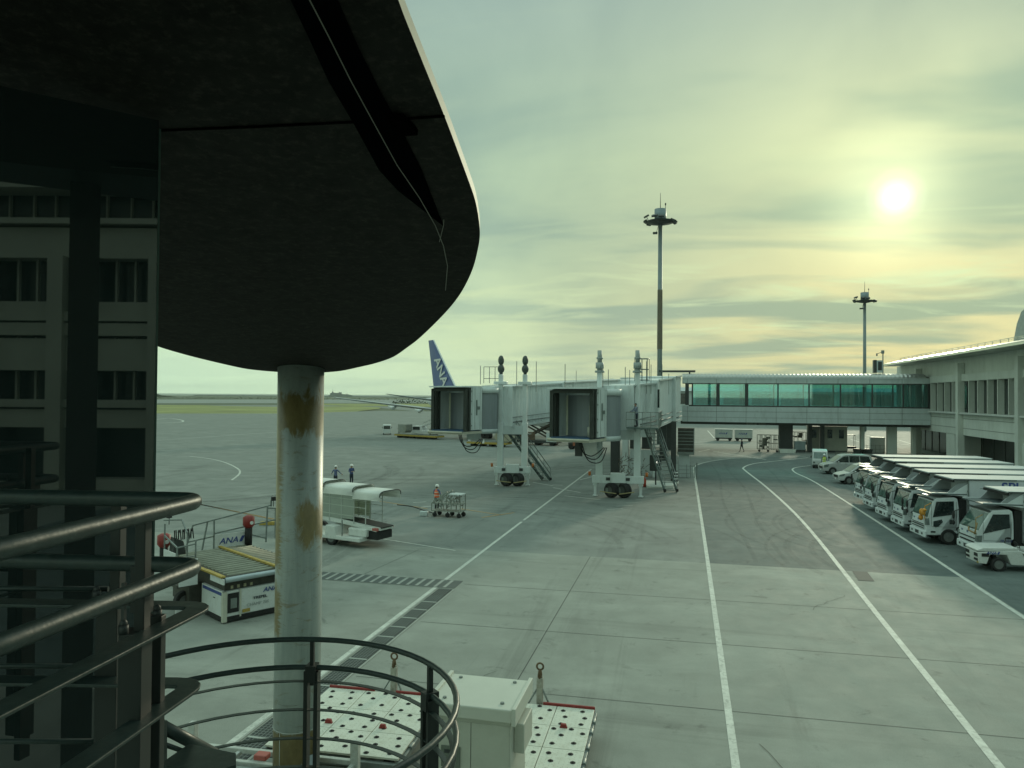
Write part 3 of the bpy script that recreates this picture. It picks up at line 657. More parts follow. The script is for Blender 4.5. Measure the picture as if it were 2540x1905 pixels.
for x0, x1, y, m_ in ((12.7,14.5,2.2,DARK()),(16.55,17.05,2.6,DARK()),(18.2,18.65,2.6,DARK()),(23.3,23.75,2.6,CONC()),(26.6,27.75,2.4,CONC()),(29.7,30.1,2.6,CONC())):
    MB().box(x0, x1, y, y+.9, 0, 3.71).build('pillar', m_, br)
ht = text('height_sign', '\u5236\u9650\u9ad8 3.5M', .30, M('sign_pale', (.24,.25,.2), .7), br, (8.2, .34, 3.74), (R(90), 0, 0), sx=1.6)
struct_cam = thing('roof_signal_box', 'grey box with a small camera pole on the bridge roof', 'signal box', (25.3, 109, 10.75))
MB().box(-.6, -.25, -.4, .4, .15, 1.9).build('housing', DARK(), struct_cam, .03)
MB().box(-.25, .5, -.4, .4, .2, 1.85).build('casing', PANEL(), struct_cam, .03)
MB().box(-.1, .38, -.43, -.4, .5, 1.65).build('louvre', DARK(), struct_cam)
MB().bar((.6,0,-.05),(.6,0,3.1),.12).bar((.6,0,3.0),(-.1,0,2.75),.08).build('pole', STEEL(), struct_cam)
MB().box(.4,.75,-.12,.12,2.75,3.2).cyl((-.15,0,2.8),(-.15,0,2.45),.1,8).build('camera_head', STEEL(), struct_cam)
dt = thing('distant_terminal', 'long low grey terminal block beyond the apron seen through the bridge windows', 'terminal', (45, 236, 0))
MB().box(-52, 60, -8, 8, 0, 9.3).build('wall', PANEL(), dt); MB().prism([(-9,9.3),(9,9.3),(6,10.4),(-6,10.4)], 'x', -53, 61).build('roof', PANEL(), dt)
for k in range(14): MB().box(-50+k*8, -44+k*8, -8.1, -8, 5.5, 8.6).build('window', winm, dt)
# corridor behind the second jet bridge, linking to the bridge
for z_ in (0,):
    lc = thing('link_corridor', 'white ribbed corridor between the jet bridge and the glazed bridge', 'corridor', (-2.4, 69, 0))
    MB().box(-1.7, 1.65, 2.1, 43, 5.55, 9.35).build('walls', BRIDGEW(), lc)
    MB().box(-6.4, 1.65, 37.9, 43.3, 4.2, 9.9).build('junction', BRIDGEW(), lc, .03)
    MB().box(-6.6, 1.8, 37.7, 43.5, 9.9, 10.15).build('roof', PANEL(), lc)
    MB().box(-1.3, 3.8, 40.2, 41.0, 11.0, 11.28).bar((-.9,40.6,10.1),(-.9,40.6,11),.2).bar((3,40.6,10.1),(3,40.6,11),.2).build('roof_canopy', DARK(), lc)
    MB().box(-1.0, 1.0, 38.6, 39.6, 0, 4.2).build('pillar', DARK(), lc); MB().box(-.5,.3,20,20.6,0,5.5).build('pillar', DARK(), lc)

# ------------------------------------------------------------------ light masts
def mast(loc, ztop, r, label):
    t = thing('light_mast', label, 'light mast', loc, 0, 'floodlight masts behind the bridge')
    k = r/.38
    MB().tube([(0,0,0),(0,0,ztop)], [r*1.12, r*.85], 12).build('pole', M('mast_paint', (.19,.235,.24), .5, .2, var=.15, scale=.6), t)
    if r > .37: MB().tube([(0,0,15.0),(0,0,24.4)], [r*1.09+.01, r*1.0+.01], 12, False).build('rust_band', M('mast_rust', (.15,.13,.095), .8, var=.35, scale=1.2), t)
    MB().tube([(0,0,ztop-.2),(0,0,ztop+.15)], [r, 2.1*k], 14).tube([(0,0,ztop+.15),(0,0,ztop+.35)], [2.1*k, 2.3*k], 14).build('platform', DARK(), t)
    MB().cyl((0,0,ztop+.3),(0,0,ztop+2.3*k),.92*k,16).build('drum', M('mast_drum', (.2,.25,.27), .45, .3, var=.1), t)
    MB().tube([(0,0,ztop+2.2*k),(0,0,ztop+4.9*k)], [.06,.03], 6).build('lightning_rod', DARK(), t)
    MB().tube([(.8*k,-.3,ztop+.4),(.8*k,-.3,ztop+2.9*k)], .04, 6).ball((.8*k,-.3,ztop+3.0*k), (.12,.12,.22), 6, 5).build('beacon', DARK(), t)
    for a, dz in ((185, .5), (205, 1.15), (250, .9), (275, .75), (330, .3), (0, .25), (20, .3), (140, .4), (165,.6)):
        c, s = math.cos(R(a)), math.sin(R(a)); q = Vector((c*2.35*k, s*2.35*k, ztop+dz*.9))
        b = MB().box(-.42*k, .42*k, -.14, .14, -.28*k, .28*k).rot(R(60), ax='X').rot(R(a-90)).move(q)
        b.bar(q, (c*1.9*k, s*1.9*k, ztop+.2), .07); b.build('floodlight', DARK(), t)
    b = MB().box(-.75*k, 0, -.2, .2, -.15, .15).move((-.4*k, -.2, ztop-1.5*k)); b.bar((-.6*k,-.2,ztop-1.4*k), (-.3*k,0,ztop-.3), .05); b.build('floodlight', DARK(), t)
mast((-3.95,120,0), 34.9, .38, 'tallest floodlight mast with a rusty brown lower band')
mast((40.1,185,0), 29.6, .37*1.0, 'distant floodlight mast near the terminal roof')

# ------------------------------------------------------------------ jet bridges
def ribbed(p0, p1, w, zb0, zt0, zb1, zt1, name, par, org, ribs):
    """tunnel section with corrugated side walls between two plan points"""
    p0, p1 = Vector((*p0, 0)), Vector((*p1, 0)); d = (p1-p0); L = d.length; d.normalize(); n = Vector((d.y, -d.x, 0))
    b = MB()
    def ring(s, ww):
        t = s/L; zb, zt = zb0+(zb1-zb0)*t, zt0+(zt1-zt0)*t; c = p0+d*s
        return [c-n*ww/2+Z0*zb-org, c+n*ww/2+Z0*zb-org, c+n*ww/2+Z0*zt-org, c-n*ww/2+Z0*zt-org]
    k = max(1, int(L/ribs)); st = []
    for i in range(k):
        for f, ww in ((0, w), (.35, w), (.42, w-.09), (.93, w-.09), (1, w)): st.append(((i+f)*L/k, ww))
    v = [q for s, ww in st for q in ring(s, ww)]
    f = [(4*i+j, 4*i+(j+1) % 4, 4*i+4+(j+1) % 4, 4*i+4+j) for i in range(len(st)-1) for j in range(4)]+[(0,1,2,3),(4*len(st)-4,4*len(st)-3,4*len(st)-2,4*len(st)-1)]
    o = b.add(v, f).build(name, BRIDGEW(), par)
    zr = lambda t_, e: zb0+(zb1-zb0)*t_+e
    MB().tube([p0+n*(w/2+.09)+Z0*zr(0, .35)-org, p1+n*(w/2+.09)+Z0*zr(1, .35)-org], .045, 6).build('conduit', M('conduit_grey', (.12,.14,.135), .6), par)
    MB().tube([p0+n*(w/2+.07)+Z0*zr(0, .75)-org, p1+n*(w/2+.07)+Z0*zr(1, .75)-org], .025, 6).build('conduit', M('conduit_grey', (.12,.14,.135), .6), par)
    t0 = ring(0, w+.12); t1 = ring(L, w+.12)
    for a, e in ((0, 0), (3, 0)):
        MB().bar(t0[(1, 0)[a == 3]]+Z0*(.0), t1[(1, 0)[a == 3]], .14, .16).build('edge_beam', PANEL(), par); MB().bar(t0[(2, 3)[a == 3]], t1[(2, 3)[a == 3]], .14, .12).build('edge_beam', PANEL(), par)
    return o
def jet_bridge(label, cab, yaw, secs, lift, lift_ang, sep, capstyle, stairs, zf, extra):
    org = Vector((cab[0], cab[1], 0))
    t = thing('jet_bridge', label, 'jet bridge', org, 0, 'jet bridges parked clear of the stand')
    # cab, built facing +x then turned
    dirv = Vector((math.cos(yaw), math.sin(yaw), 0))
    zt = zf+3.35
    def rb(b): return b.rot(yaw)
    cb = MB(); cb.box(-.3, 1.3, -1.62, -1.54, zf, zt).box(-.3, 1.3, 1.54, 1.62, zf, zt).box(-.3, 1.3, -1.62, 1.62, zt, zt+.1); rb(cb).build('cab', BRIDGEW(), t)
    b = MB().box(-.35, -.25, -1.54, 1.54, zf, zt); rb(b).build('cab_wall', M('cab_inside', (.7,.7,.56), .6, var=.12), t)
    b = MB().box(-.25,-.2,-.2,.95,zf,zf+2.5); rb(b).build('roller_door', M('cab_door', (.52,.54,.44), .5, var=.1, streak=8), t)
    b = MB().box(-.24, 2.3, -1.45, 1.45, zf-.1, zf); rb(b).build('cab_floor', M('floor_blue', (.02,.07,.15), .5), t)
    b = MB().box(-.3, 2.5, -1.6, 1.6, zf-.3, zf-.1).cyl((2.5,-1.6,zf-.16),(2.5,1.6,zf-.16),.09,8); rb(b).build('bumper', M('bumper_cream', (.45,.44,.36), .6), t)
    # folding hood: dark bellows frames
    b = MB()
    for sgn in (-1, 1):
        for i in range(4):
            x = 1.3+i*.2; o_ = .05 if i % 2 else -.04
            b.box(x, x+.18, sgn*1.48-.13+o_*sgn, sgn*1.48+.13+o_*sgn, zf-.05, zt-.02-.04*i)
    for i in range(4): b.box(1.3+i*.2, 1.48+i*.2, -1.60, 1.60, zt-.20-.04*i, zt-.0-.04*i)
    rb(b).build('bellows_hood', M('bellows', (.035,.042,.036), .85, var=.4, scale=3), t)
    b = MB().box(1.0, 2.35, -1.68, 1.68, zt-.02, zt+.07); rb(b).build('hood_cap', BRIDGEW(), t)
    b = MB().box(.2, 1.28, 1.0, 1.5, zf, zf+2.2).cyl((.9,1.15,zf),(.9,1.15,zf+.7),.42,12); rb(b).build('console', M('console_cream', (.42,.43,.36), .6), t)
    b = MB().box(-.22,-.19,-1.2,-1.05,zf+.9,zf+2.6).box(-.19,-.14, .55,.72,zf+1.0,zf+2.5); rb(b).build('window_slit', M('slit_daylight_paint', (.7,.74,.6), .3), t)  # pale colour stands in for daylight through the slit window
    for sg_ in (1,):
        b = MB().box(.45,.62,1.62,1.66,zf+1.15,zf+2.35).box(.1,.45,1.62,1.68,zf+1.6,zf+1.85); rb(b).build('side_window', M('grey_window', (.16,.19,.18), .3), t)
    for sg_ in (-1, 1):
        b = MB()
        for x_ in (-.28, .02, .78, 1.18): b.box(x_-.012, x_+.012, sg_*1.625-.006, sg_*1.625+.006, zf+.05, zt-.05)
        for z_ in (.3, 1.2, 2.2, 3.0): b.box(1.2, 1.27, sg_*1.635-.02, sg_*1.635+.02, zf+z_, zf+z_+.1)
        rb(b).build('panel_seam', M('seam_grey', (.14,.16,.155), .6), t)
    # mirror side too (towards the camera)
    b = MB().box(.45,.62,-1.66,-1.62,zf+1.0,zf+2.5); b.cyl((.3,-1.62,zf+1.75),(.3,-1.78,zf+1.75),.17,10); rb(b).build('side_window', M('grey_window', (.16,.19,.18), .3), t)
    # rotating curtain drum
    b = MB(); n = 30; rr = 1.95
    c0 = Vector((-1.6, 0, 0))
    b.add([(c0.x+math.cos(2*PI*i/n)*rr, math.sin(2*PI*i/n)*rr, z) for z in (zf, zt-.45) for i in range(n)], [(i, (i+1) % n, n+(i+1) % n, n+i) for i in range(n)]); rb(b).build('curtain', M('curtain_grey', (.23,.26,.28), .55, .2, var=.10, scale=2, streak=.2), t)
    b = MB().cyl((c0.x,0,zt-.45),(c0.x,0,zt+.02),2.05,30); rb(b).build('drum_roof', BRIDGEW(), t)
    b = MB().cyl((c0.x,0,zf-.35),(c0.x,0,zf),2.0,30); rb(b).build('drum_base', PANEL(), t)
    for i, (p0, p1, w, a, b_, c_, d_) in enumerate(secs): ribbed(p0, p1, w, a, b_, c_, d_, 'tunnel', t, org, .55 if i else .62)
    # lift columns
    lp = Vector((lift[0], lift[1], 0))-org; u = Vector((math.cos(lift_ang), math.sin(lift_ang), 0))
    for s in (-1, 1):
        q = lp+u*s*sep/2
        cb = thing_child('lift_column', t, q)
        MB().box(-.24,.24,-.2,.2,1.5,5.2).build('outer_tube', BRIDGEW(), cb, .03); MB().box(-.18,.18,-.15,.15,5.2,9.2).build('inner_tube', BRIDGEW(), cb, .02)
        if capstyle == 'ball':
            MB().ball((0,0,9.65),(.3,.3,.38),10,7).ball((0,0,10.35),(.26,.26,.42),10,7).cyl((0,0,9.2),(0,0,10.4),.14,8).build('motor', M('motor_grey', (.06,.075,.07), .5), cb)
            MB().box(-.55,.55,-.3,.3,8.35,8.6).build('bracket', BRIDGEW(), cb, .03)
        else:
            MB().cyl((0,0,9.2),(0,0,9.35),.36,10).cyl((0,0,9.5),(0,0,9.95),.30,10).cyl((0,0,9.35),(0,0,9.5),.2,10).cyl((0,0,9.95),(0,0,10.85),.17,8).cyl((0,0,10.2),(0,0,10.35),.24,8).build('motor', M('motor_pale', (.3,.34,.33), .5, var=.3, scale=5), cb)
    # cross beams and bogie
    b = MB(); a_, e_ = lp-u*(sep/2+.5), lp+u*(sep/2+.5)
    b.bar(a_+Z0*1.3, e_+Z0*1.3, .5, .55); b.bar(lp-u*.55+Z0*1.42, lp+u*.55+Z0*1.42, .8, .7); b.build('bogie_beam', BRIDGEW(), t, .03)
    b = MB(); v = Vector((-u.y, u.x, 0)); v = v if v.y < 0 else -v
    for s in (-.9, .9): b.bar(lp+u*s*.8+v*.26+Z0*1.35, lp+u*s*.8+v*.3+Z0*1.35, .3, .22)
    b.build('vent', DARK(), t)
    for s in (-1, 1):
        MB().bar(lp+u*s*(sep/2+.28)+Z0*1.1, lp+u*s*(sep/2+.28)+Z0*.1, .18).bar(lp+u*s*(sep/2+.28)+Z0*1.1, lp+u*s*(sep/2+.28)+Z0*.85, .32).bar(lp+u*s*(sep/2+.28)+Z0*.12, lp+u*s*(sep/2+.28)+Z0*.04, .34).build('jack_leg', BRIDGEW(), t)
        MB().cyl(lp+u*s*(sep/2+.7)+Z0*1.55, lp+u*s*(sep/2+.7)+Z0*1.85, .1, 8).build('beacon', M('beacon_amber', (.5,.14,.02), .4), t)
    b = MB().bar(lp+v*.1+Z0*1.1, lp+v*.1+Z0*.5, .5, .4); b.bar(lp-u*.9+v*.2+Z0*.55, lp+u*.9+v*.2+Z0*.5, .3, .3); b.build('axle_frame', M('axle_grey', (.16,.19,.17), .6, var=.4, scale=4), t)
    for s in (-1, 1):
        wq = thing_child('wheel', t, lp+u*s*.46+v*.25+Z0*.54); wq.rotation_euler = (0, 0, lift_ang)
        bb = MB(); n = 24
        for y0, r0, y1, r1 in ((-.24,.3,-.24,.47),(-.24,.47,-.17,.54),(-.17,.54,.17,.54),(.17,.54,.24,.47),(.24,.47,.24,.3)):
            bb.add([(yy*1.25, math.cos(2*PI*j/n)*rr_, math.sin(2*PI*j/n)*rr_) for yy, rr_ in ((y0, r0), (y1, r1)) for j in range(n)], [(j, (j+1) % n, n+(j+1) % n, n+j) for j in range(n)], True)
        bb.rot(R(50)); bb.build('tyre', BLACK(), wq)
        MB().cyl((-.24,0,0),(.24,0,0),.31,16).rot(R(50)).build('rim', M('rim_dark', (.06,.07,.065), .6), wq)
    MB().bar(lp-u*1.3+v*.85+Z0*.5, lp-u*.1+v*.85+Z0*.36, .06).bar(lp+u*.1+v*.85+Z0*.33, lp+u*1.2+v*.85+Z0*.5, .06).build('guard_bar', M('guard_yellow', (.35,.3,.15), .6), t)
    # cab support and hoses
    ct = Vector((math.cos(yaw)*-1.6, math.sin(yaw)*-1.6, 0))
    b = MB().bar(ct+Z0*(zf-.35), ct+Z0*(zf-.9), 1.0, .8); b.bar(lp-u*(sep/2)+Z0*4.6, lp+u*(sep/2)+Z0*4.6, .35, .7); b.build('under_frame', PANEL(), t)
    b = MB()
    for k in range(3):
        h = [ct+Vector((-.9+.1*k, -1.3, zf-.4)), ct+Vector((-.6+.2*k, -1.5, zf-1.1-.3*k)), ct+Vector((.1+.3*k, -1.5, zf-1.4-.2*k)), ct+Vector((.9+.1*k, -1.2, zf-.8))]
        b.tube(smooth(h, 5), .035, 6)
    b.build('hose', BLACK(), t)
    # roof rods, guard cage
    for (x, y, h) in extra['rods']: MB().bar(Vector((x, y, zt-.3))-org, Vector((x, y, zt+h))-org, .05).build('rod', STEEL(), t)
    return t, org
def stair(par, org, top, bot, w, name='stairs', rails=True, mat=None, nstep=16):
    mat = mat or TEALST()
    top, bot = Vector(top)-org, Vector(bot)-org
    d = bot-top; h = Vector((d.x, d.y, 0)).normalized(); n = Vector((-h.y, h.x, 0))
    s = thing_child(name, par, (0,0,0))
    b = MB()
    for k in (-1, 1): b.bar(top+n*k*w/2, bot+n*k*w/2, .06, .24)
    b.build('stringer', mat, s)
    b = MB()
    for i in range(nstep):
        p = top.lerp(bot, (i+.5)/nstep); b.add([p+n*w/2*a+h*e+Z0*f for a, e, f in ((-1,-.13,0),(1,-.13,0),(1,.13,0),(-1,.13,0),(-1,-.13,-.04),(1,-.13,-.04),(1,.13,-.04),(-1,.13,-.04))], [(0,1,2,3),(7,6,5,4),(0,4,5,1),(2,6,7,3),(1,5,6,2),(0,3,7,4)])
    b.build('steps', M('step_grating', (.2,.235,.22), .5, .3, var=.3, scale=8), s)
    if rails:
        b = MB()
        for k in (-1, 1):
            for z in (.55, 1.05): b.bar(top+n*k*w/2+Z0*z, bot+n*k*w/2+Z0*z, .045)
            for i in range(6): p = top.lerp(bot, i/5.0); b.bar(p+n*k*w/2, p+n*k*w/2+Z0*1.05, .045)
        b.build('handrail', STEEL(), s)
    b = MB()
    for k in (-1, 1): b.cyl(bot+n*(k*w/2+.08)+Z0*.12, bot+n*(k*w/2-.08)+Z0*.12, .12, 10)
    b.build('castor', BLACK(), s)
    return s
# nearer bridge
tB, oB = jet_bridge('nearer white jet bridge with a worker on its stair platform', (-7.0, 52.85), R(252), [((-5.0,55.6),(-3.15,62.6),2.7,4.95,8.25,5.25,8.6),((-3.6,60.6),(-2.55,69.3),3.1,5.1,8.75,5.4,9.15),((-2.6,68.2),(-2.2,71.4),3.6,5.25,9.25,5.35,9.4)],
    (-4.82,55.6), R(4), 2.78, 'spike', None, 4.6, {'rods': [(-7.9,53.5,.5),(-6.0,55.8,1.6),(-5.6,55.9,1.5),(-4.4,56.6,1.7),(-4.1,57,1.5),(-2.9,58,2.2),(-2.6,59,2.0),(-9.2,58,2.0),(-1.9,64,2.2),(-1.4,66,1.5)]})
pb = MB().box(-4.15,-1.85,54.4,63.9,5.13,5.22).move(-oB); pb.build('stair_platform', TEALST(), tB)
b = MB()
for z in (.55, 1.08):
    b.bar((-4.15,54.4,5.22+z),(-1.85,54.4,5.22+z),.05); b.bar((-1.85,54.4,5.22+z),(-1.85,63.9,5.22+z),.05)
for x in (-4.15,-3.0,-2.4,-1.85): b.bar((x,54.4,5.2),(x,54.4,6.3),.05)
for y in (56,57.5,59,60.5,62.2,63.9): b.bar((-1.85,y,5.2),(-1.85,y,6.3),.05)
b.move(-oB).build('platform_rail', STEEL(), tB)
stair(tB, oB, (-2.95,63.9,5.1), (-1.05,59.4,.05), 1.0, nstep=18)
b = MB()
for a in range(0, 361, 45): x, y = -3.2+.55*math.cos(R(a)), 57.2+.55*math.sin(R(a)); b.bar((x,y,8.6),(x,y,10.3),.035)
for z in (8.7, 9.5, 10.3): b.tube([(-3.2+.55*math.cos(R(a)), 57.2+.55*math.sin(R(a)), z) for a in range(0, 361, 30)], .025, 6)
b.move(-oB).build('ladder_cage', TEALST(), tB)
MB().box(-7.2,-6.2,53.6,54.3,3.1,4.25).move(-oB).build('control_cabinet', WHITE(), tB, .02)
MB().box(-7.75,-7.2,53.6,54.3,3.1,4.1).move(-oB).build('air_unit', DARK(), tB, .02)
MB().box(-2.05,-1.9,57.6,58.4,6.6,8.0).move(-oB).build('door_window', CARG(), tB)
# farther bridge
tA, oA = jet_bridge('farther white jet bridge in front of the airliner tail', (-17.4, 57.6), R(253), [((-15.2,60.2),(-12.4,74),2.7,4.9,8.2,5.3,8.75),((-12.9,71),(-8.4,106.9),3.1,5.1,8.75,6.0,9.95)],
    (-13.9,60.2), R(12), 2.0, 'ball', None, 4.72, {'rods': [(-15.0,61,1.8),(-14.0,62,2.3),(-13.4,63,2.2),(-12.4,62.5,2.3),(-10.9,76,2.0)]})
b = MB()
for x in (-16.9,-16.4,-15.9,-15.4): b.bar((x,62,8.5),(x,62,9.9),.05)
b.bar((-16.9,62,9.9),(-15.4,62,9.9),.05).bar((-16.9,62,8.9),(-15.4,62,8.9),.05).bar((-17.2,62,8.4),(-17.2,62,10.0),.05)
b.move(-oA).build('roof_frame', STEEL(), tA)
stair(tA, oA, (-14.1,60.9,4.3), (-11.9,64.9,.05), .9, nstep=14)
MB().box(-14.6,-12.6,60.5,61.6,4.2,4.3).move(-oA).build('stair_platform', TEALST(), tA)
MB().box(-11.3,-10.9,71.2,74,6.6,8).move(-oA).build('side_window', CARG(), tA)
for p, w, zt_, lab in (((-.98,67.0),.45,5.3,'dark steel column under the end of the nearer jet bridge'),((-6.5,72),.85,5.2,'thick dark column standing behind the jet bridge wheels')):
    o = MB().box(p[0]-w/2,p[0]+w/2,p[1]-w/2,p[1]+w/2,0,zt_).build('support_post', DARK(), None, .02); tag(o, lab, 'column')
# equipment under the jet bridge
e = thing('ground_power_unit', 'pale service unit with open dark bays under the nearer jet bridge', 'service unit', (-4.4, 70.5, 0))
MB().box(-1.3,-.75,-.4,.4,0,4.6).box(-.75,1.7,-.4,.4,3.7,4.6).box(1.5,1.7,-.4,.4,0,3.7).build('frame', BRIDGEW(), e, .02)
MB().box(-.6,.3,-.2,.2,2.6,3.7).box(.5,1.4,-.2,.2,2.6,3.7).build('open_bay', DARK(), e)
MB().box(-.6,1.45,-.3,.3,.3,2.5).build('cabinet', PANEL(), e, .03)
b = MB()
for k in range(70):
    a = Vector((random.uniform(-1.6,1.0), random.uniform(-2.8,-1.2), random.uniform(.1,1.9))); b.bar(a, a+Vector((random.uniform(-.5,.5), random.uniform(-.3,.3), random.uniform(-.5,.5))), .04)
b.build('hose_tangle', M('rusty_hose', (.11,.085,.06), .8, var=.5, scale=3), e)['kind'] = 'stuff'
e = thing('louvred_cabinet', 'dark louvred cabinet raised on a grey pedestal beside the lane', 'cabinet', (.05, 71, 0))
MB().box(-.7,.72,0,.9,2.35,4.55).build('casing', M('louvre_brown', (.055,.055,.045), .7, var=.4, scale=3), e)
b = MB()
for z in (2.6,3.0,3.3,3.6,3.9,4.2): b.box(-.68,.74,-.05,0,z,z+.07)
b.bar((.76,-.03,2.3),(.76,-.03,4.6),.07).box(-.75,.78,-.1,.95,2.1,2.35); b.build('slats', STEEL(), e)
MB().box(-.6,.35,.2,.8,0,2.1).build('pedestal', PANEL(), e, .02)
b = MB()
for z in (.4,.75,1.1): b.bar((-.6,-.5,z),(.8,-.5,z),.04)
for x in (-.6,.1,.45,.8): b.bar((x,-.5,0),(x,-.5,1.25),.05)
b.bar((1.0,-1.2,0),(1.0,-1.2,1.5),.12); b.build('guard_rail', STEEL(), e)
bo = thing('bollard', 'black and white banded bollard at the foot of the stairs', 'bollard', (-.75, 65.6, 0))
MB().cyl((0,0,0),(0,0,1.1),.16,12).build('post', BLACK(), bo)
for z in (.35,.62,.9): MB().cyl((0,0,z),(0,0,z+.13),.17,12).build('band', WHITE(), bo)
ex = thing('fire_extinguisher', 'red fire extinguisher on the ground beside the jet bridge leg', 'fire extinguisher', (-3.25, 62.6, 0))
MB().tube([(0,0,0),(0,0,.6),(0,0,.72),(0,0,.78)], [.14,.14,.09,.04], 12).build('cylinder', M('extinguisher_red', (.5,.06,.03), .4), ex)
MB().bar((0,0,.78),(.12,0,.84),.05).build('valve', BLACK(), ex)
ki = MB().prism([(-3.0,61.6),(-.9,61.8),(-.5,66),(-3.4,66)], 'z', 0, .16).build('kerb_island', CONC(), None, .02); struct(ki)
tw = thing('control_stand', 'dark round-headed lamp stand under the jet bridge stairs', 'lamp', (-2.35, 62.9, 0))
MB().cyl((0,0,0),(0,0,2.2),.06,8).cyl((0,0,0),(0,0,.08),.35,12).build('pole', DARK(), tw)
MB().box(-.5,.45,-.1,.25,1.3,2.6).build('box', DARK(), tw, .05)
MB().cyl((.05,-.12,2.0),(.05,-.11,2.0),.08,10).build('lamp', M('lamp_lit', (.9,.9,.8), .4, emit=((1,.95,.8), 3.0)), tw)

# ------------------------------------------------------------------ airliner on the far stand
def airliner():
    t = thing('airliner', 'white airliner with a blue tail fin on the far stand', 'airplane', (-31.5, 128, 0), R(-41))
    L = 50.0; rr = 2.7; zc = 5.2
    st = [(-27,.3,1.4),(-25,.8,1.0),(-21,1.5,.6),(-15,2.3,.2),(-9,2.65,0),(0,rr,0),(16,rr,0),(20,2.4,-.1),(22.5,1.8,-.35),(24,1.1,-.6),(24.9,.3,-.8)]
    b = MB(); b.tube([(x, 0, zc+dz) for x, r_, dz in st], [r_ for x, r_, dz in st], 24)
    wm = M('airliner_white', (.62,.65,.66), .3, var=.04, scale=.4)
    b.build('fuselage', wm, t)
    b = MB(); 
    for s in (-1, 1): b.add([(x, s*(rr+.012), z) for x, z in ((-19,5.0),(18,5.0),(18,5.5),(-19,5.5))], [(0,1,2,3)])
    b.build('cheat_line', M('stripe_blue', (.04,.09,.3), .4), t)
    def foil(pts, th, name, mat):
        """tapered slab: list of (leading point, trailing point) stations"""
        b = MB(); v = []
        for (le, te), h in zip(pts, th):
            le, te = Vector(le), Vector(te); mid = le.lerp(te, .3); up = Vector((0, 0, h)) if abs(le.z-pts[0][0][2]) < 5 else Vector((0, h, 0))
            if name == 'tail_fin': up = Vector((0, h, 0))
            v += [le, mid+up, te, mid-up]
        k = len(pts)
        b.add(v, [(4*i+j, 4*i+(j+1) % 4, 4*i+4+(j+1) % 4, 4*i+4+j) for i in range(k-1) for j in range(4)]+[(0,1,2,3),(4*k-4,4*k-3,4*k-2,4*k-1)])
        return b.build(name, mat, t)
    for s in (-1, 1):
        w = foil([((5,s*2.2,4.0),(-4.0,s*2.2,3.9)),((-.8,s*10,4.75),(-5.2,s*10,4.7)),((-9.4,s*27,6.9),(-11.4,s*27,6.9))], (.55,.28,.1), 'wing', M('wing_grey', (.42,.45,.45), .35, .3, var=.05))
        for yy in (8, 12.5, 17): MB().tube([(-4.9-(yy-8)*.28,s*yy,4.35+(yy-8)*.12),(-6.0-(yy-8)*.28,s*yy,4.1+(yy-8)*.12),(-8.0-(yy-8)*.28,s*yy,4.45+(yy-8)*.12)], [.15,.38,.06], 8).build('flap_fairing', wm, t)
        b = MB(); b.tube([(5.2,s*8.2,2.55),(4.4,s*8.2,2.55),(2.4,s*8.2,2.6),(.4,s*8.2,2.7)], [1.25,1.42,1.35,.75], 20, False); b.cyl((4.2,s*8.2,2.55),(4.25,s*8.2,2.55),1.2,20).build('engine', M('engine_grey', (.25,.28,.29), .35, .4), t)
        MB().box(.5,3.6,s*8.2-.12,s*8.2+.12,3.8,4.7).build('pylon', wm, t)
        foil([((-20.3,s*1.2,6.4),(-24.2,s*1.2,6.4)),((-25.2,s*9.6,7.6),(-26.8,s*9.6,7.6))], (.22,.08), 'tailplane', M('tailplane_grey', (.16,.2,.2), .4))
        MB().cyl((-1.2,s*2.5,.55),(-1.2,s*3.3,.55),.55,14).cyl((.2,s*2.5,.55),(.2,s*3.3,.55),.55,14).bar((-.5,s*2.9,.6),(-.5,s*2.4,3.6),.3).build('landing_gear', BLACK(), t)
    MB().cyl((20,-.35,.45),(20,.35,.45),.45,14).bar((20,0,.5),(20.2,0,3.2),.2).build('nose_gear', BLACK(), t)
    fb = M('tail_blue', (.09,.13,.30), .4, var=.06, scale=.5)
    foil([((-14.6,0,7.6),(-23.8,0,7.4)),((-24.1,0,18.3),(-26.4,0,18.3)),((-24.4,0,18.7),(-26.5,0,18.7))], (.3,.12,.08), 'tail_fin', fb)
    b = MB(); b.tube([(-12.5,0,7.55),(-15.0,0,8.3),(-24.35,0,18.65)], [.1,.17,.13], 8); b.build('fin_leading_edge', wm, t)
    for s, r_ in ((-1, 0),):
        tx = text('lettering', 'ANA', 3.1, WHITE(), t, (0,0,0), (0,0,0), bold=.02, shear=.15, sx=1)
        if s < 0: tx.matrix_local = Matrix.Translation((-23.5, -.36, 14.6)) @ Matrix.Rotation(R(90), 4, 'X') @ Matrix.Rotation(R(-57), 4, 'Z')
        else: tx.matrix_local = Matrix.Translation((-19.3, .36, 9.2)) @ Matrix.Rotation(PI, 4, 'Z') @ Matrix.Rotation(R(90), 4, 'X') @ Matrix.Rotation(R(57), 4, 'Z')
    return t
airliner()
fa = thing('distant_airliner', 'tiny white airliner on the far taxiway left of the column', 'airplane', (-310, 560, 0), R(20))
b = MB(); b.tube([(-12,0,3),(-8,0,3.1),(8,0,3),(12,0,2.6)], [.3,1.7,1.9,.4], 10); b.prism([(-2,2.2),(3,2.2),(-6,2.6)], 'y', -1, 1); b.build('fuselage', WHITE(), fa)
MB().prism([(-9,4),(-12,4),(-13.5,9),(-12,9)], 'y', -.2, .2).build('tail_fin', M('stripe_blue2', (.08,.12,.25)), fa)
MB().prism([(3,-1),(-3,-12),(-5,-12),(-2,0),(-5,12),(-3,12),(3,1)], 'z', 2.4, 2.7).build('wing', WHITE(), fa)
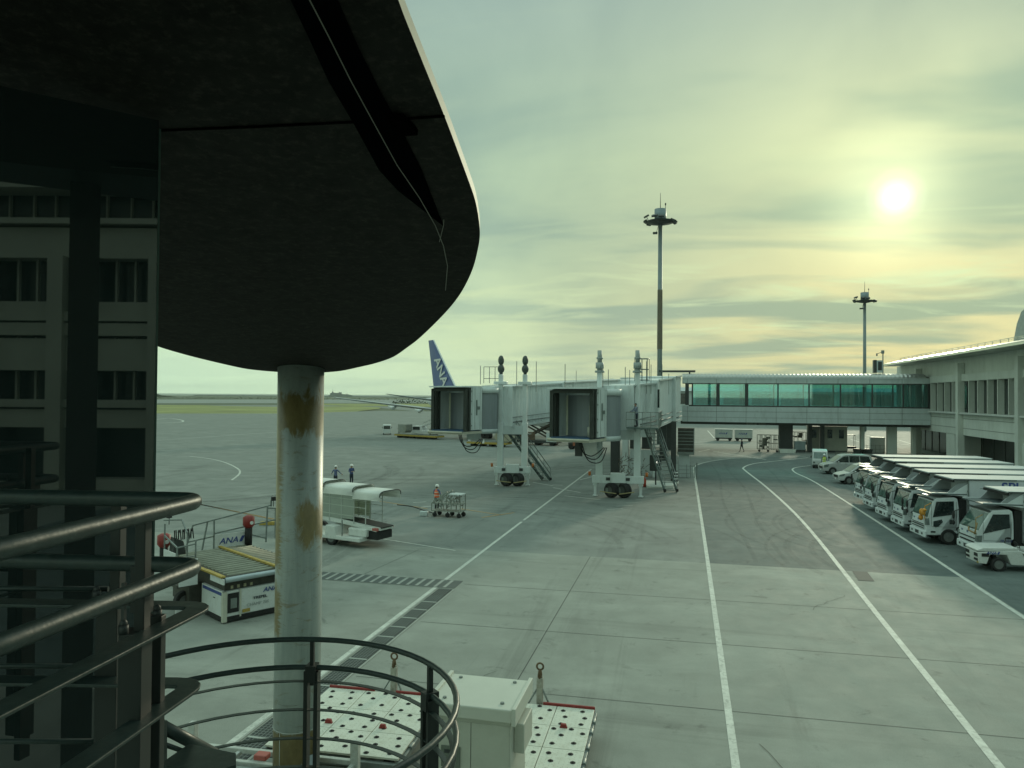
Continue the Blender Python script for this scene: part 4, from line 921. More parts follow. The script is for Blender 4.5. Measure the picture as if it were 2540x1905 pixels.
# ship on the horizon
sh = thing('ship', 'grey ship on the sea horizon above the wing', 'ship', (-1660, 3330, -3), R(2))
q = G(845, 985, -3); sc_ = 1.0
d_ = (q-EYEV); hd = Vector((d_.x, d_.y, 0)).normalized()*3700; sh.location = (hd.x, hd.y, -3); sh.rotation_euler = (0, 0, math.atan2(hd.y, hd.x)-R(90))
hm_ = M('ship_grey', (.07,.10,.105), .8, var=.2, scale=.05)
MB().prism([(-54,0),(-58,9),(56,8),(50,0)], 'y', -7, 7).build('hull', hm_, sh)
MB().prism([(-50,9),(-50,17),(-42,20),(-40,26),(-36,26),(-33,20),(-10,19),(-8,23),(4,22),(6,14),(26,13),(28,16),(38,12),(52,8)], 'y', -5, 5).build('superstructure', hm_, sh)
MB().bar((-38,0,25),(-38,0,37),1.2).bar((4,0,20),(4,0,28),.8).build('mast', hm_, sh)
def tree_line(name, lab, cx, cy, ln, h, ang, n, seed):
    rnd = random.Random(seed)
    b = MB(); b2 = MB()
    for i in range(n):
        x = (rnd.random()-.5)*ln; y = (rnd.random()-.5)*6; z = abs(rnd.gauss(0, .45))*h; s = h*.09*rnd.uniform(.6, 1.6)
        a = Vector((rnd.gauss(0,1), rnd.gauss(0,1), rnd.gauss(0,1))).normalized(); c = a.orthogonal().normalized(); d = a.cross(c)
        p = Vector((x, y, min(z, h)))
        b.add([p+c*s*1.5, p+d*s, p-c*s*1.3, p-d*s], [(0,1,2,3)])
    o = b.build(name, M('bush_green', (.035,.06,.028), .9, var=.5, scale=.05), None, 0, (cx, cy, 0)); o.rotation_euler = (0, 0, ang); tag(o, lab, 'shrubs', kind='stuff')
q = G(1010, 1001, 0); tree_line('shrubbery', 'dark band of bushes beyond the taxiway', -150, 620, 220, 4.5, R(-8), 1500, 3)
tree_line('shrubbery', 'low bushes at the shore left of the column', -640, 1000, 420, 4, R(25), 1500, 5)
bk = MB().prism([(-9,0),(9,0),(5,3.2),(-5,3.2)], 'y', -1500, 900).build('breakwater', M('breakwater_stone', (.06,.075,.07), .9, var=.3, scale=.1), None, 0, (-900, 2350, -.3)); bk.rotation_euler = (0,0,R(83)); struct(bk)
hl = MB(); hl.prism([(-60,0),(-45,7),(-20,15),(0,12),(20,5),(60,0)], 'y', -20, 20); hl = hl.build('headland', M('headland_green', (.05,.07,.045), .9), None, 0, (-1108, 1370, -1)); hl.rotation_euler = (0,0,R(39)); struct(hl)
# ------------------------------------------------------------------ people
SKIN = lambda: M('skin', (.36, .22, .15), .6, var=.08)
def person(label, loc, rz, arms='down', legs='stand', top=(.05,.07,.14), pants=(.02,.025,.035), vest=None, helmet=(.75,.76,.72), lean=0.0, group=None):
    t = thing('person', label, 'person', loc, rz, group)
    V, E_, Rr = [], [], []
    def v(p, r, par=None):
        V.append(Vector(p)); Rr.append(r)
        if par is not None: E_.append((par, len(V)-1))
        return len(V)-1
    sx = lean
    pel = v((0,0,.95), (.14,.15)); wa = v((.01+sx*.3,0,1.10), (.115,.13), pel); ch = v((.01+sx*.8,0,1.30), (.125,.165), wa); sh = v((sx,0,1.44), (.085,.12), ch)
    nk = v((.01+sx*1.05,0,1.52), (.052,.052), sh); hd = v((.03+sx*1.2,0,1.60), (.082,.075), nk); tp = v((.02+sx*1.2,0,1.70), (.085,.075), hd)
    v((.115+sx*1.2,0,1.615), (.014,.014), hd)
    for s in (-1, 1):
        v((.0+sx*1.2, s*.095, 1.615), (.012,.016), hd)
        fx = {'stand': 0, 'walk': .26*s}[legs]
        hp = v((0,s*.09,.90), (.095,.095), pel); kn = v((.03+fx*.45,s*.10,.50), (.062,.062), hp); an = v((-.03+fx,s*.10,.09), (.042,.042), kn); v((.16+fx,s*.115,.035), (.036,.045), an)
        so = v((sx,s*.185,1.42), (.062,.062), sh)
        if arms == 'down': el, wr, hn = (-.02+sx*.8,s*.25,1.14), (.05+sx*.6,s*.27,.90), (.07+sx*.6,s*.27,.83)
        elif arms == 'fwd': el, wr, hn = (.02+sx,s*.26,1.18), (.24+sx,s*.14,1.20), (.31+sx,s*.10,1.21)
        elif arms == 'rail': el, wr, hn = (.16+sx,s*.25,1.22), (.38+sx,s*.2,1.10), (.45+sx,s*.19,1.07)
        elif arms == 'out': el, wr, hn = (.06,s*.33,1.24), (.16,s*.44,1.12), (.2,s*.47,1.08)
        e = v(el, (.043,.043), so); w = v(wr, (.03,.03), e); h = v(hn, (.032,.02), w)
        dr = (Vector(hn)-Vector(wr)).normalized(); sd = dr.cross(Vector((1,0,0) if abs(dr.x) < .7 else (0,0,1))).normalized()
        for q, ln in ((-.028,.062),(-.010,.075),(.010,.07),(.027,.055)):
            b0 = v(Vector(hn)+sd*q+dr*.03, (.009,.009), h); v(Vector(hn)+sd*q*1.15+dr*(.03+ln*.6)+Vector((.012,-s*.008,0)), (.008,.008), b0)
        v(Vector(hn)+sd*.045*s+dr*.015, (.010,.010), h)
    me = bpy.data.meshes.new('body'); me.from_pydata([tuple(p) for p in V], E_, []); o = bpy.data.objects.new('body', me); C.objects.link(o)
    md = o.modifiers.new('skin', 'SKIN'); md.use_smooth_shade = True
    for i, d in enumerate(me.skin_vertices[0].data): d.radius = Rr[i]; d.use_root = (i == 0)
    sb = o.modifiers.new('sub', 'SUBSURF'); sb.levels = 1; sb.render_levels = 1
    bpy.context.view_layer.update()
    m2 = bpy.data.meshes.new_from_object(o.evaluated_get(bpy.context.evaluated_depsgraph_get()))
    bpy.data.objects.remove(o)
    key = '%.3f_%.3f_%.3f' % top; kp = '%.3f_%.3f' % pants[:2]
    m2.materials.clear()
    for q in (M('shirt_'+key, top, .85, var=.2, scale=9), M('pants_'+kp, pants, .85, var=.2, scale=9), SKIN(), M('shoe_black', (.015,.015,.015), .6)): m2.materials.append(q)
    hands = [V[i] for i in range(len(V)) if Rr[i] == (.032,.02)]
    for p in m2.polygons:
        c = p.center
        if c.z < .09 and abs(c.y) < .3: k = 3
        elif c.z < .98 and abs(c.y) < .22: k = 1
        elif c.z > 1.50 and abs(c.y) < .12: k = 2
        elif any((c-h).length < .10 for h in hands): k = 2
        else: k = 0
        p.material_index = k; p.use_smooth = True
    b_ = bpy.data.objects.new('body', m2); C.objects.link(b_); b_.parent = t
    hx = .02+sx*1.2
    for s in (-1, 1): MB().ball((hx+.085, s*.032, 1.635), .011, 6, 4).build('eye', BLACK(), t)
    MB().ball((hx-.02,0,1.65), (.088,.085,.10), 10, 6).build('hair', M('hair_black', (.015,.012,.01), .7), t)
    if helmet:
        b = MB(); n = 14
        prof = [(.135,1.66),(.122,1.665),(.118,1.72),(.10,1.765),(.06,1.80),(.001,1.81)]
        for (r0, z0), (r1, z1) in zip(prof, prof[1:]):
            b.add([(hx+math.cos(2*PI*j/n)*r_*1.08+(.02 if z_ < 1.67 else 0), math.sin(2*PI*j/n)*r_*.95, z_) for r_, z_ in ((r0, z0), (r1, z1)) for j in range(n)], [(j, (j+1) % n, n+(j+1) % n, n+j) for j in range(n)], True)
        b.build('helmet', M('helmet_%.1f' % helmet[0], helmet, .35, var=.05), t)
    if vest:
        b = MB(); n = 16
        pr2 = [(.98,.150,.165),(1.10,.145,.155),(1.28,.155,.185),(1.40,.125,.175),(1.475,.09,.11)]
        for (z0, a0, c0), (z1, a1, c1) in zip(pr2, pr2[1:]):
            b.add([(math.cos(2*PI*j/n)*a+.01+sx*(z-.95)*1.8, math.sin(2*PI*j/n)*c, z) for z, a, c in ((z0, a0, c0), (z1, a1, c1)) for j in range(n)], [(j, (j+1) % n, n+(j+1) % n, n+j) for j in range(n)], True)
        b.build('vest', M('vest_%.2f' % vest[1], vest, .7, var=.1), t)
        b = MB()
        for z, a, c in ((1.12,.152,.165),(1.30,.162,.192)):
            b.tube([(math.cos(2*PI*j/n)*a+.01+sx*(z-.95)*1.8, math.sin(2*PI*j/n)*c, z) for j in range(n+1)], .016, 4)
        b.build('reflective_band', M('reflective', (.75,.76,.7), .3), t)
    return t
person('worker in orange vest and white helmet standing beside the metal rack cart', (-15.25, 44.9, 0), R(70), 'fwd', 'stand', (.06,.09,.22), (.03,.035,.04), (.75,.16,.07))
person('left one of two blue clad helmeted workers behind the covered belt loader', (-27.0, 54.6, 0), R(85), 'out', 'stand', (.10,.13,.24), (.025,.03,.045), group='workers in blue')
person('right, farther one of two blue clad helmeted workers looking at a sheet', (-26.3, 56.0, 0), R(-30), 'fwd', 'stand', (.05,.08,.20), (.02,.03,.05), group='workers in blue')
person('worker in pale blue shirt leaning on the rail of the jet bridge platform', (-3.42, 54.95, 5.22), R(200), 'rail', 'stand', (.20,.24,.31), (.03,.04,.055), helmet=None, lean=.08)
person('dark clad person walking on the apron seen under the link bridge', (7.6, 107.0, 0), R(150), 'down', 'walk', (.02,.03,.05), (.015,.018,.025), helmet=(.05,.07,.15))
person('worker in yellow vest and white helmet standing by the small white van', (13.75, 80.9, 0), R(-95), 'down', 'stand', (.05,.07,.08), (.03,.04,.04), (.5,.62,.08))
person('dark figure at the open door of the distant white van', (-51.4, 129.4, 0), R(160), 'fwd', 'stand', (.02,.025,.03), (.02,.02,.02), helmet=None)
person('dark figure tending the container dolly under the airliner', (-42.6, 121.5, 0), R(20), 'fwd', 'walk', (.02,.03,.05), (.02,.02,.03), helmet=(.5,.5,.5))

# ------------------------------------------------------------------ catering trucks
def side_poly(b, poly, y0, y1): return b.prism(poly, 'y', y0, y1)
def bigtruck(label, loc, rz, kind=0, mirror=None, door_no=False):
    t = thing('catering_truck', label, 'truck', loc, rz, 'white catering trucks parked nose out along the stalls')
    tw = M('truck_white', (.60,.65,.66), .38, var=.06, scale=1.5, dirt=(.4,.42,.4), dirtamt=.25)
    # cab shell: profile with wheel arch; front at x=0, body behind
    arch = [(-1.05+.52*math.cos(R(a)), .42+.5*math.sin(R(a))) for a in range(0, 181, 20)]
    low = .46
    prof = [(0.02,low),(.03,.98),(-.03,1.35),(-.34,2.22),(-.50,2.36),(-1.35,2.42),(-1.5,2.34),(-1.56,1.9),(-1.58,.92)] + [p for p in arch if p[1] > low][:: 1] + [(-.53-.0,low)]
    if kind: prof = [(0.02,low),(.04,.9),(-.0,1.32),(-.55,2.2),(-.66,2.30),(-1.35,2.36),(-1.5,2.28),(-1.55,1.9),(-1.56,.98)] + [p for p in arch if p[1] > low] + [(-.53,low)]
    side_poly(MB(), prof, -.95, .95).build('cab', tw, t, .05)
    # windscreen, laid 6 mm proud of the sloping front
    a, c = (Vector(prof[2]), Vector(prof[3])); d = (c-a); nn = Vector((d.y, -d.x)).normalized(); nn = nn if nn.x > 0 else -nn
    p0, p1 = a+d*.04+nn*.008, a+d*.93+nn*.008
    b = MB(); w0, w1 = .93, .86
    v = [(p0.x,-w0,p0.y),(p0.x,w0,p0.y),(p1.x,w1,p1.y),(p1.x,-w1,p1.y)]; b.add(v+[(x-.03,y,z-.0) for x,y,z in v], [(0,1,2,3),(7,6,5,4),(0,4,5,1),(1,5,6,2),(2,6,7,3),(3,7,4,0)])
    b.build('windscreen', M('windscreen', (.08,.14,.12), .06, var=.5, spec=1.0), t)
    b = MB(); b.bar((p0.x+.012,-.7,p0.y+.03),(p0.x+.012,-.05,p0.y+.10),.02); b.bar((p0.x+.012,.1,p0.y+.03),(p0.x+.012,.75,p0.y+.10),.02); b.build('wiper', BLACK(), t)
    MB().tube([(p1.x+.02,-1.0,p1.y+.12),(p1.x+.05,0,p1.y+.14),(p1.x+.02,1.0,p1.y+.12)], .045, 6).build('sun_visor', DARK(), t)
    for s in (-1, 1):
        y = s*.965
        win = [(-.30,1.38),(-.47,2.18),(-1.30,2.22),(-1.32,1.55),(-1.0,1.50)] if not kind else [(-.24,1.22),(-.66,2.12),(-1.36,2.14),(-1.38,1.52)]
        MB().prism(win, 'y', y-.012, y+.006).build('side_window', M('cab_glass', (.02,.03,.03), .12, var=.5, scale=3, spec=.8), t)
        if not kind:
            MB().prism([(-.33,.92),(-.33,1.18),(-.72,1.28),(-.78,1.16),(-.60,.95),(-.45,.88)], 'y', y-.012, y+.006).build('lower_window', CARG(), t)
            MB().box(-1.22,-1.10,y-.01,y+.012,1.06,1.28).build('door_handle', CARG(), t)
        else:
            MB().prism([(-1.30+.12*math.cos(R(a)), 1.05+.045*math.sin(R(a))) for a in range(0, 360, 30)], 'y', y-.01, y+.012).build('door_handle', BLACK(), t)
        b = MB(); 
        for x in (-.24, -1.42): b.box(x-.006, x+.006, y-.012, y-.010+.004*s, .95, 2.2)
        b.box(-1.42,-.24,y-.012,y-.010+.004*s,.9,.91); b.build('door_gap', BLACK(), t)
        # headlight wraps the corner
        MB().prism([(.05,.98),(.03,1.30),(-.12,1.34),(-.15,.98)] if not kind else [(.07,.86),(.04,1.12),(-.20,1.14),(-.17,.84)], 'y', s*.94-.12 if s > 0 else s*.94-.035, s*.94+.035 if s > 0 else s*.94+.12).build('headlight', M('headlamp', (.22,.26,.25), .12, .3, var=.4, scale=12), t, .01)
        MB().box(-.42,-.2,y-.01,y+.012,.60,.68).build('marker_lamp', DARK(), t)
        # mirror on its arm
        mc = mirror if mirror and s == 1 else None
        mm = M('mirror_orange', (.55,.24,.02), .5, var=.2, scale=8) if mc == 'orange' else (M('mirror_tan', (.30,.2,.08), .6) if mc == 'tan' else BLACK())
        b = MB()
        if mc == 'tan': b.tube([(.0,s*.9,1.7),(.12,s*1.05,1.45),(.15,s*1.0,1.2)], .035, 8).tube([(.05,s*.9,1.2),(.2,s*.55,1.3),(.1,s*.3,1.42)], .04, 8)
        elif mc == 'orange': b.ball((.18,s*1.02,1.62), (.1,.16,.14)).ball((.16,s*.78,1.62), (.13,.13,.18)).ball((.18,s*.72,1.33), (.12,.12,.15)).ball((.2,s*1.22,1.78), (.09,.13,.08))
        else: b.ball((.16,s*1.16,1.75), (.06,.10,.20)).ball((.16,s*1.16,1.38), (.06,.10,.12))
        b.bar((-.2,s*.98,2.1),(.14,s*1.1,1.95),.03).bar((.14,s*1.1,1.95),(.16,s*1.14,1.3),.03); b.build('mirror', mm, t)
        MB().prism([(-1.25,2.66),(-1.94,3.12),(-1.94,2.46),(-1.4,2.53),(-.2,2.58),(-.2,2.66)], 'y', s*1.02-.02, s*1.02+.02).build('platform_side', tw, t)
    for s in (-1, 1): MB().prism([(-1.96,2.62),(-.95,2.62),(-1.45,3.12),(-1.96,3.16)], 'y', s*.97-.03, s*.97+.03).build('gusset', M('gusset_grey', (.28,.31,.32), .5), t)
    MB().box(-1.9,-.2,-1.05,1.05,2.56,2.61).build('front_platform', M('platform_teal', (.09,.12,.13), .45, .3), t)
    MB().box(.0,.10,-.97,.97,.34,.66).build('bumper', tw, t, .03)
    b = MB().box(.045,.06,-.75,.75,.76,.80).box(.045,.06,-.75,.75,.87,.92).box(.045,.06,-.7,.7,.97,1.0) if not kind else MB().box(.045,.065,-.72,.72,.74,.80).box(.045,.06,-.8,.8,.93,.98)
    b.build('grille', BLACK(), t)
    b = MB().box(.03,.045,-.75,.75,.70,.755).box(.03,.045,-.75,.75,.81,.86); b.build('grille_bar', tw, t)
    MB().box(.10,.108,-.22,.22,.42,.58).build('number_plate', DARK(), t)
    MB().box(.10,.106,.55,.72,.45,.55).box(.10,.106,-.72,-.55,.45,.55).build('fog_lamp', DARK(), t)
    MB().box(.028,.034,-.07,.07,1.12,1.22).box(.02,.03,-.62,-.50,1.14,1.22).build('emblem', M('emblem_blue', (.1,.14,.25), .4), t)
    MB().box(-1.9,-1.6,-.9,.9,.5,2.3).box(-8.2,-.4,-.38,.38,.45,.75).build('chassis', BLACK(), t)
    zt = 3.14 if kind else 3.32
    b = MB()
    for i in range(6): b.bar((-1.93,1.08,.9+i*.36),(-1.93,1.08,1.0+i*.36),.05,.09)
    b.box(-1.98,-1.93,1.0,1.09,.8,zt); b.build('hinge_post', STEEL(), t)
    zt = 3.14 if kind else 3.32
    MB().box(-8.3,-1.97,-1.06,1.06,.82,zt).build('cargo_box', M('box_white', (.56,.60,.62), .4, var=.06, scale=.8, dirt=(.4,.42,.4), dirtamt=.3, streak=.3), t, .02)
    MB().box(-8.34,-1.2,-1.1,1.1,zt,zt+.07).build('box_roof', M('box_roof_white', (.42,.47,.47), .7, var=.2, dirt=(.4,.42,.4), dirtamt=.4, spec=.2), t, .02)
    MB().box(-1.28,-1.17,-1.1,1.1,zt-.12,zt-.002).build('visor_beam', BLACK(), t)
    b = MB().box(-4.2,-1.25,1.102,1.116,zt+.0,zt+.045); b.build('roof_gasket', DARK(), t)
    b = MB()
    for i, (x, z) in enumerate(((-2.6,2.9),(-2.6,1.6),(-2.6,2.3),(-5.2,2.9))): b.box(x-.14, x+.1, 1.06, 1.075, z, z+.025)
    b.build('box_marks', M('mark_grey', (.16,.18,.18), .6), t)
    for y in (-.86, .86): wheel(t, -1.06, y, .40, .24)
    for y in (-.84, .84): wheel(t, -6.3, y, .40, .42)
    if door_no: text('lettering', 'FR-1011', .15, BLUE(), t, (-.98, .955, .86), (R(90), 0, R(180)), bold=.012)
    return t
R12 = R(180+5)
for i, (x, y, kind, mir, lab) in enumerate([
    (12.1,57.4,0,None,'white catering truck parked farthest back in the row, next to the silver van'),
    (11.9,53.7,0,None,'white catering truck second from the back of the row with its cab window clear'),
    (11.75,49.6,0,None,'white catering truck in the middle of the row, cab partly overlapped'),
    (11.8,46.3,0,None,'white catering truck behind the one with the orange mirror covers'),
    (11.95,43.0,0,'orange','white catering truck with orange mirror covers and lettered box'),
    (13.1,39.5,1,'tan','nearest white catering truck with a number on its door and tan mirrors')]):
    t = bigtruck(lab, (x, y, 0), R12+R((1.2,-.8,.6,-1.1,.4,0)[i]), kind, mir, kind == 1)
    if i == 4: text('lettering', 'SPL', .62, BLUE(), t, (-3.5, 1.066, 2.80), (R(90), 0, R(180)), bold=.02, sx=1.1)

# ------------------------------------------------------------------ cars and vans
def car(label, loc, rz, col, L=4.7, H=1.85, Wd=1.75, name='minivan'):
    t = thing(name, label, 'van', loc, rz)
    k = L/4.7; h = H/1.85
    arch = lambda cx: [(cx+.37*math.cos(R(a)), .33+.37*math.sin(R(a))) for a in range(0, 181, 20)]
    A1 = [p for p in arch(-.85*k) if p[1] > .28]; A2 = [p for p in arch(-3.65*k) if p[1] > .28]
    prof = [(0,.3),(.03,.6),(-.03,.85*h),(-.95*k,1.10*h),(-1.0*k,1.12*h)] + [(-4.55*k,1.15*h),(-4.68*k,.9),(-4.66*k,.3)] + A2[::-1][::-1][::-1] + A1[::-1][::-1][::-1]
    prof = [(0,.3),(.03,.6),(-.03,.85*h),(-.45*k,1.0*h),(-.95*k,1.10*h),(-4.6*k,1.12*h),(-4.68*k,.9),(-4.66*k,.3)] + sorted(A2, key=lambda p: p[0]) + sorted(A1, key=lambda p: p[0])
    m = M('car_'+label.split()[0]+str(int(col[0]*100)), col, .25, .1, var=.03, spec=.7)
    MB().prism(prof, 'y', -Wd/2, Wd/2).build('body', m, t, .07)
    ca = [(-.85*k,1.08*h),(-1.75*k,1.74*h),(-2.2*k,H),(-4.2*k,H-.03),(-4.5*k,1.70*h),(-4.64*k,1.1*h)]
    b = MB(); n = len(ca); v = []
    for s in (-1, 1):
        for x, z in ca: v.append((x, s*(Wd/2-.02-(z-1.08*h)*.16), z))
    b.add(v, [tuple(range(n)), tuple(range(n, 2*n))]+[(i, (i+1) % n, n+(i+1) % n, n+i) for i in range(n)]); b.build('roof', m, t, .04)
    g = CARG()
    def inset(pts, s, name='side_window'):
        MB().add([(x, s*(Wd/2-.02-(z-1.08*h)*.16+o), z) for o in (-.02, .008) for x, z in pts], [tuple(range(len(pts))), tuple(range(len(pts), 2*len(pts)))]+[(i, (i+1) % len(pts), len(pts)+(i+1) % len(pts), len(pts)+i) for i in range(len(pts))]).build(name, g, t)
    for s in (-1, 1):
        inset([(-1.12*k,1.14*h),(-1.85*k,1.66*h),(-2.35*k,1.72*h),(-2.35*k,1.14*h)], s); inset([(-2.42*k,1.14*h),(-2.42*k,1.72*h),(-3.35*k,1.72*h),(-3.35*k,1.14*h)], s); inset([(-3.42*k,1.14*h),(-3.42*k,1.72*h),(-4.25*k,1.68*h),(-4.45*k,1.14*h)], s)
        MB().prism([(.035,.66),(-.02,.88*h),(-.5*k,.98*h),(-.4*k,.74)], 'y', s*(Wd/2)-.03, s*(Wd/2)+.01).build('headlight', M('headlamp', (.22,.26,.25)), t)
        MB().ball((-1.35*k, s*(Wd/2+.12), 1.17*h), (.08,.12,.09), 8, 5).build('mirror', m, t)
        wheel(t, -.85*k, s*(Wd/2-.12), .33, .2); wheel(t, -3.65*k, s*(Wd/2-.12), .33, .2)
        MB().box(-2.2*k,-2.0*k,s*(Wd/2)-.005,s*(Wd/2)+.02,.98*h,1.02*h).build('door_handle', CHROME(), t)
    a, c = Vector((-.88*k,1.12*h)), Vector((-1.72*k,1.72*h)); d = c-a; nn = Vector((-d.y, d.x)).normalized(); nn = nn if nn.y > 0 else -nn
    p, q = a+d*.06+nn*.012, a+d*.96+nn*.012
    b = MB(); w0, w1 = Wd/2-.10, Wd/2-.2
    b.add([(p.x,-w0,p.y),(p.x,w0,p.y),(q.x,w1,q.y),(q.x,-w1,q.y)], [(0,1,2,3)]); b.build('windscreen', M('windscreen', (.05,.10,.085)), t)
    MB().box(.02,.045,-.5,.5,.55,.75).build('grille', BLACK(), t); MB().box(.045,.055,-.2,.2,.36,.5).build('number_plate', WHITE(), t)
    return t
car('silver minivan, the farther and taller of two parked cars', (13.1,78.8,0), R(188), (.42,.44,.43), 4.7, 1.95)
car('white minivan, the nearer and lower of two parked cars', (12.9,70.2,0), R(188), (.5,.53,.52), 4.5, 1.75)
def kei(label, loc, rz, s=1.0):
    t = thing('delivery_van', label, 'van', loc, rz)
    m = M('van_white', (.55,.58,.57), .35, var=.05)
    MB().prism([(0,.28),(.02,.85),(-.05,1.02),(-.42,1.74),(-.62,1.86),(-3.3,1.88),(-3.38,1.7),(-3.4,.28)], 'y', -.74, .74).build('body', m, t, .06)
    b = MB(); b.add([(-.055,-.66,1.06),(-.055,.66,1.06),(-.41,.6,1.70),(-.41,-.6,1.70)], [(0,1,2,3)]); b.move((.012,0,.006)); b.build('windscreen', M('windscreen', (.05,.1,.085)), t)
    for s_ in (-1, 1):
        MB().prism([(-.3,1.1),(-.55,1.68),(-1.3,1.7),(-1.3,1.1)], 'y', s_*.745-.01, s_*.745+.01).build('side_window', CARG(), t)
        MB().prism([(-1.4,1.1),(-1.4,1.7),(-3.1,1.7),(-3.1,1.1)], 'y', s_*.745-.01, s_*.745+.01).build('side_window', CARG(), t)
        MB().box(.01,.035,s_*.6-.1,s_*.6+.1,.55,.72).build('headlight', M('headlamp', (.2,.2,.2)), t)
        MB().ball((-.25,s_*.88,1.2), (.06,.07,.12), 8, 5).build('mirror', BLACK(), t)
        wheel(t, -.55, s_*.62, .28, .17); wheel(t, -2.75, s_*.62, .28, .17)
    MB().add([(-3.41,-.6,1.1),(-3.41,.6,1.1),(-3.395,.58,1.68),(-3.395,-.58,1.68)], [(0,1,2,3)]).build('rear_window', CARG(), t)
    MB().box(.0,.05,-.72,.72,.28,.42).build('bumper', DARK(), t, .02)
    MB().box(.035,.055,-.2,.2,.42,.55).build('number_plate', M('plate_yellow', (.5,.42,.1), .5), t)
    return t
kei('small white van facing the viewer at the back of the stalls', (13.9,84.2,0), R(-98))
v_ = kei('small white van seen from behind on the far left stand', (-55.4,133.4,0), R(112))

# ------------------------------------------------------------------ tow tractor lower right
tt = thing('tow_tractor', 'low white tow tractor at the right edge with airline lettering', 'tow tractor', (12.35, 36.75, 0), R(180+4))
tw_ = M('tractor_white', (.60,.62,.60), .35, var=.08, scale=3, dirt=(.35,.35,.3), dirtamt=.5)
MB().prism([(0,.32),(.02,.80),(-1.62,.92),(-2.35,.66),(-3.2,.62),(-3.25,.3),(-1.30,.3),(-1.13,.72),(-.47,.72),(-.33,.3)], 'y', -.62, .62).build('body', tw_, tt, .03)
MB().prism([(.05,.84),(.05,.90),(-.2,1.0),(-1.55,1.04),(-1.6,.9),(-.1,.83)], 'y', -.60, .60).build('bonnet', tw_, tt, .03)
for s in (-1, 1):
    MB().box(.015,.03,s*.4-.17,s*.4+.17,.60,.74).box(.015,.03,s*.4-.17,s*.4+.17,.42,.52).build('headlight', BLACK(), tt)
    MB().box(-.42,-.12,s*.625-.01,s*.625+.008,.62,.76).build('side_lamp', BLACK(), tt)
    wheel(tt, -.80, s*.55, .30, .2)
    wheel(tt, -2.9, s*.55, .30, .2)
    MB().prism([(-1.72,.82),(-1.95,.42),(-2.6,.36),(-2.2,.6)], 'y', s*.625-.01, s*.625+.006).build('side_cutout', DARK(), tt)
lt = logo(tt, (-.30, .634, .735), (R(90), 0, R(180)), .12)
MB().box(-2.35,-1.9,-.45,-.05,.66,.95).box(-2.45,-2.3,-.45,-.05,.9,1.35).box(-2.35,-1.9,.05,.45,.66,.95).box(-2.45,-2.3,.05,.45,.9,1.35).build('seat', M('seat_vinyl', (.4,.42,.4), .6), tt, .04)
b = MB(); b.tube([(-1.68+.17*math.cos(R(a))*.5, .25+.17*math.sin(R(a)), 1.12+.17*math.cos(R(a))*.8) for a in range(0, 361, 30)], .016, 6); b.bar((-1.5,.25,.85),(-1.68,.25,1.12),.03); b.build('steering_wheel', BLACK(), tt)
MB().bar((-1.55,-.55,.9),(-1.6,-.55,1.25),.03).build('lever', BLACK(), tt)
MB().box(-.0,.03,.5,.62,.34,.4).build('corner_lamp', YEL(), tt)

# ------------------------------------------------------------------ covered belt loader behind the column
bl = thing('belt_loader', 'white belt loader vehicle with a curved canopy and dark conveyor, partly behind the column', 'belt loader', (-14.15, 34.05, 0), R(-17))
fr = M('loader_white', (.62,.65,.62), .4, var=.08, scale=2, dirt=(.36,.37,.33), dirtamt=.5)
MB().prism([(-.75,.32),(-.75,.52),(-2.25,.50),(-2.4,.95),(-2.95,.98),(-3.0,.5),(-5.7,.5),(-5.7,.32)], 'y', -1.05, 1.05).build('chassis', fr, bl, .03)
MB().box(-1.75,-.6,-.75,.75,.52,.92).build('front_box', fr, bl, .06)
MB().box(-.72,-.05,-.55,.55,.42,.82).build('bumper_block', BLACK(), bl, .03)
b = MB().prism([(.05,1.02),(.05,.88),(-2.3,1.05),(-6.0,1.3),(-6.0,1.46),(-2.3,1.22)], 'y', -.5, .5); b.build('conveyor_frame', fr, bl)
b = MB().prism([(.12,1.03),(.1,.98),(-2.3,1.22),(-6.0,1.46),(-6.0,1.50),(-2.3,1.27)], 'y', -.44, .44)
b.build('belt', M('belt_black', (.02,.024,.022), .8, var=.4, scale=12), bl)
for s in (-1, 1):
    MB().prism([(-.1,.98),(-.1,.82),(-1.9,1.0),(-6,1.3),(-6,1.55),(-1.9,1.22)], 'y', s*.56-.05, s*.56+.05).build('side_rail', fr, bl, .02)
    MB().box(-.35,-.02,s*.56-.06,s*.56+.06,.86,1.0).build('red_tip', M('tip_red', (.42,.12,.1), .5, var=.4, scale=20), bl, .02)
    b = MB()
    for x in (-.75,-1.5,-2.3,-3.1,-3.9,-4.7,-5.5): b.bar((x,s*.62,1.1),(x,s*.62,2.6),.035)
    for z in (1.45,1.9,2.25): b.bar((-.75,s*.62,z),(-5.6,s*.62,z+.1),.028)
    b.build('side_frame', M('frame_pale', (.45,.48,.45), .5), bl)
    MB().box(-5.5,-1.55,s*.62-.008,s*.62+.008,1.3,2.5).build('mesh_curtain', glass('mesh_pale', (.5,.56,.5), .55, .5), bl)
    wheel(bl, -2.66, s*.88, .36, .24); wheel(bl, -5.0, s*.88, .36, .24)
    MB().bar((-1.9,s*1.0,.5),(-1.9,s*1.0,1.3),.04).build('hand_grip', STEEL(), bl)
